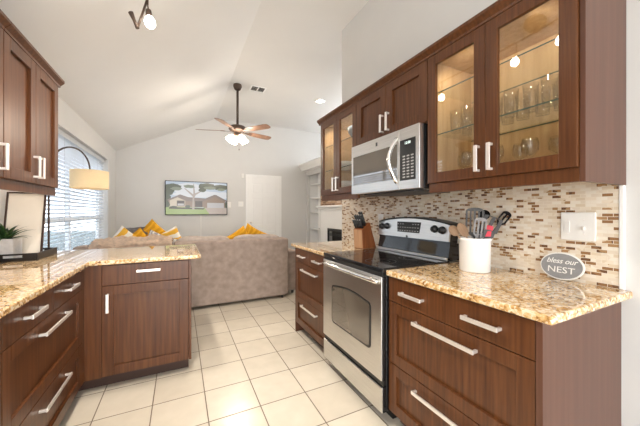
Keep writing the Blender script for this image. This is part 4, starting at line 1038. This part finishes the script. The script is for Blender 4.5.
T = Thing('potted_succulent', 'spiky green succulent in a square white concrete pot on the tray', 'plant', (PX_, PY_, 0.9245))
bm = BM(); s = 0.062
for a0, a1, b0, b1 in ((-s, s, -s, -s+0.008), (-s, s, s-0.008, s), (-s, -s+0.008, -s+0.008, s-0.008), (s-0.008, s, -s+0.008, s-0.008)): box(bm, PX_+a0, PX_+a1, PY_+b0, PY_+b1, 0.9245, 1.068)
box(bm, PX_-s+0.008, PX_+s-0.008, PY_-s+0.008, PY_+s-0.008, 0.9245, 0.935); T.part('pot', bm, 'concrete')
bm = BM(); box(bm, PX_-s+0.0085, PX_+s-0.0085, PY_-s+0.0085, PY_+s-0.0085, 0.936, 1.058); T.part('soil', bm, 'soil')
bm = BM(); rr = random.Random(11)
for k in range(26):
    a = k*2.399; el = R(25+60*(1-k/26.0)) if k else R(85); L = 0.10+0.05*rr.random()+0.03*(k/26)
    el = R(12+70*((26-k)/26.0)**0.9)
    d = Vector((math.cos(a), math.sin(a), 0)); sd = Vector((-d.y, d.x, 0)); prev = None; n = 7
    rows_ = []
    for i in range(n+1):
        q = i/n; e = el-0.35*q*q
        p = Vector((PX_, PY_, 1.055)) + d*(0.01+L*q*math.cos(e)) + Vector((0, 0, L*q*math.sin(e)))
        wd = 0.015*(math.sin(PI*min(1, q*0.75+0.25))**0.8)*(1-q**4) + 0.0004
        rows_.append([bm.verts.new(p+sd*wd+Vector((0, 0, 0.004*(1-q)))), bm.verts.new(p+Vector((0, 0, -0.003*(1-q)))), bm.verts.new(p-sd*wd+Vector((0, 0, 0.004*(1-q)))), bm.verts.new(p+Vector((0, 0, 0.0035*(1-q))))])
    for r0, r1 in zip(rows_, rows_[1:]):
        for i in range(4): bm.faces.new((r0[i], r0[(i+1) % 4], r1[(i+1) % 4], r1[i])).smooth = True
    bm.faces.new(rows_[0]); bm.faces.new(rows_[-1][::-1])
T.part('leaves', bm, 'leaf')
# framed cream board standing in the tray
T = Thing('framed_board', 'blank cream board in a thin dark frame standing on the tray', 'picture frame', (-1.027, 2.79, 0.9245), local=True)
T.o.rotation_euler = (R(-9), 0, R(-2))
hw, H, t = 0.110, 0.478, 0.010
bm = BM(); box(bm, hw-t, hw, -0.008, 0.008, 0, H, 0.001); box(bm, -hw, -hw+t, -0.008, 0.008, 0, H, 0.001); box(bm, -hw+t, hw-t, -0.008, 0.008, H-t, H, 0.001); box(bm, -hw+t, hw-t, -0.008, 0.008, 0, t, 0.001); T.part('frame', bm, 'frame_dk')
bm = BM(); box(bm, -hw+t, hw-t, 0.0, 0.004, t, H-t); T.part('canvas', bm, 'cream')
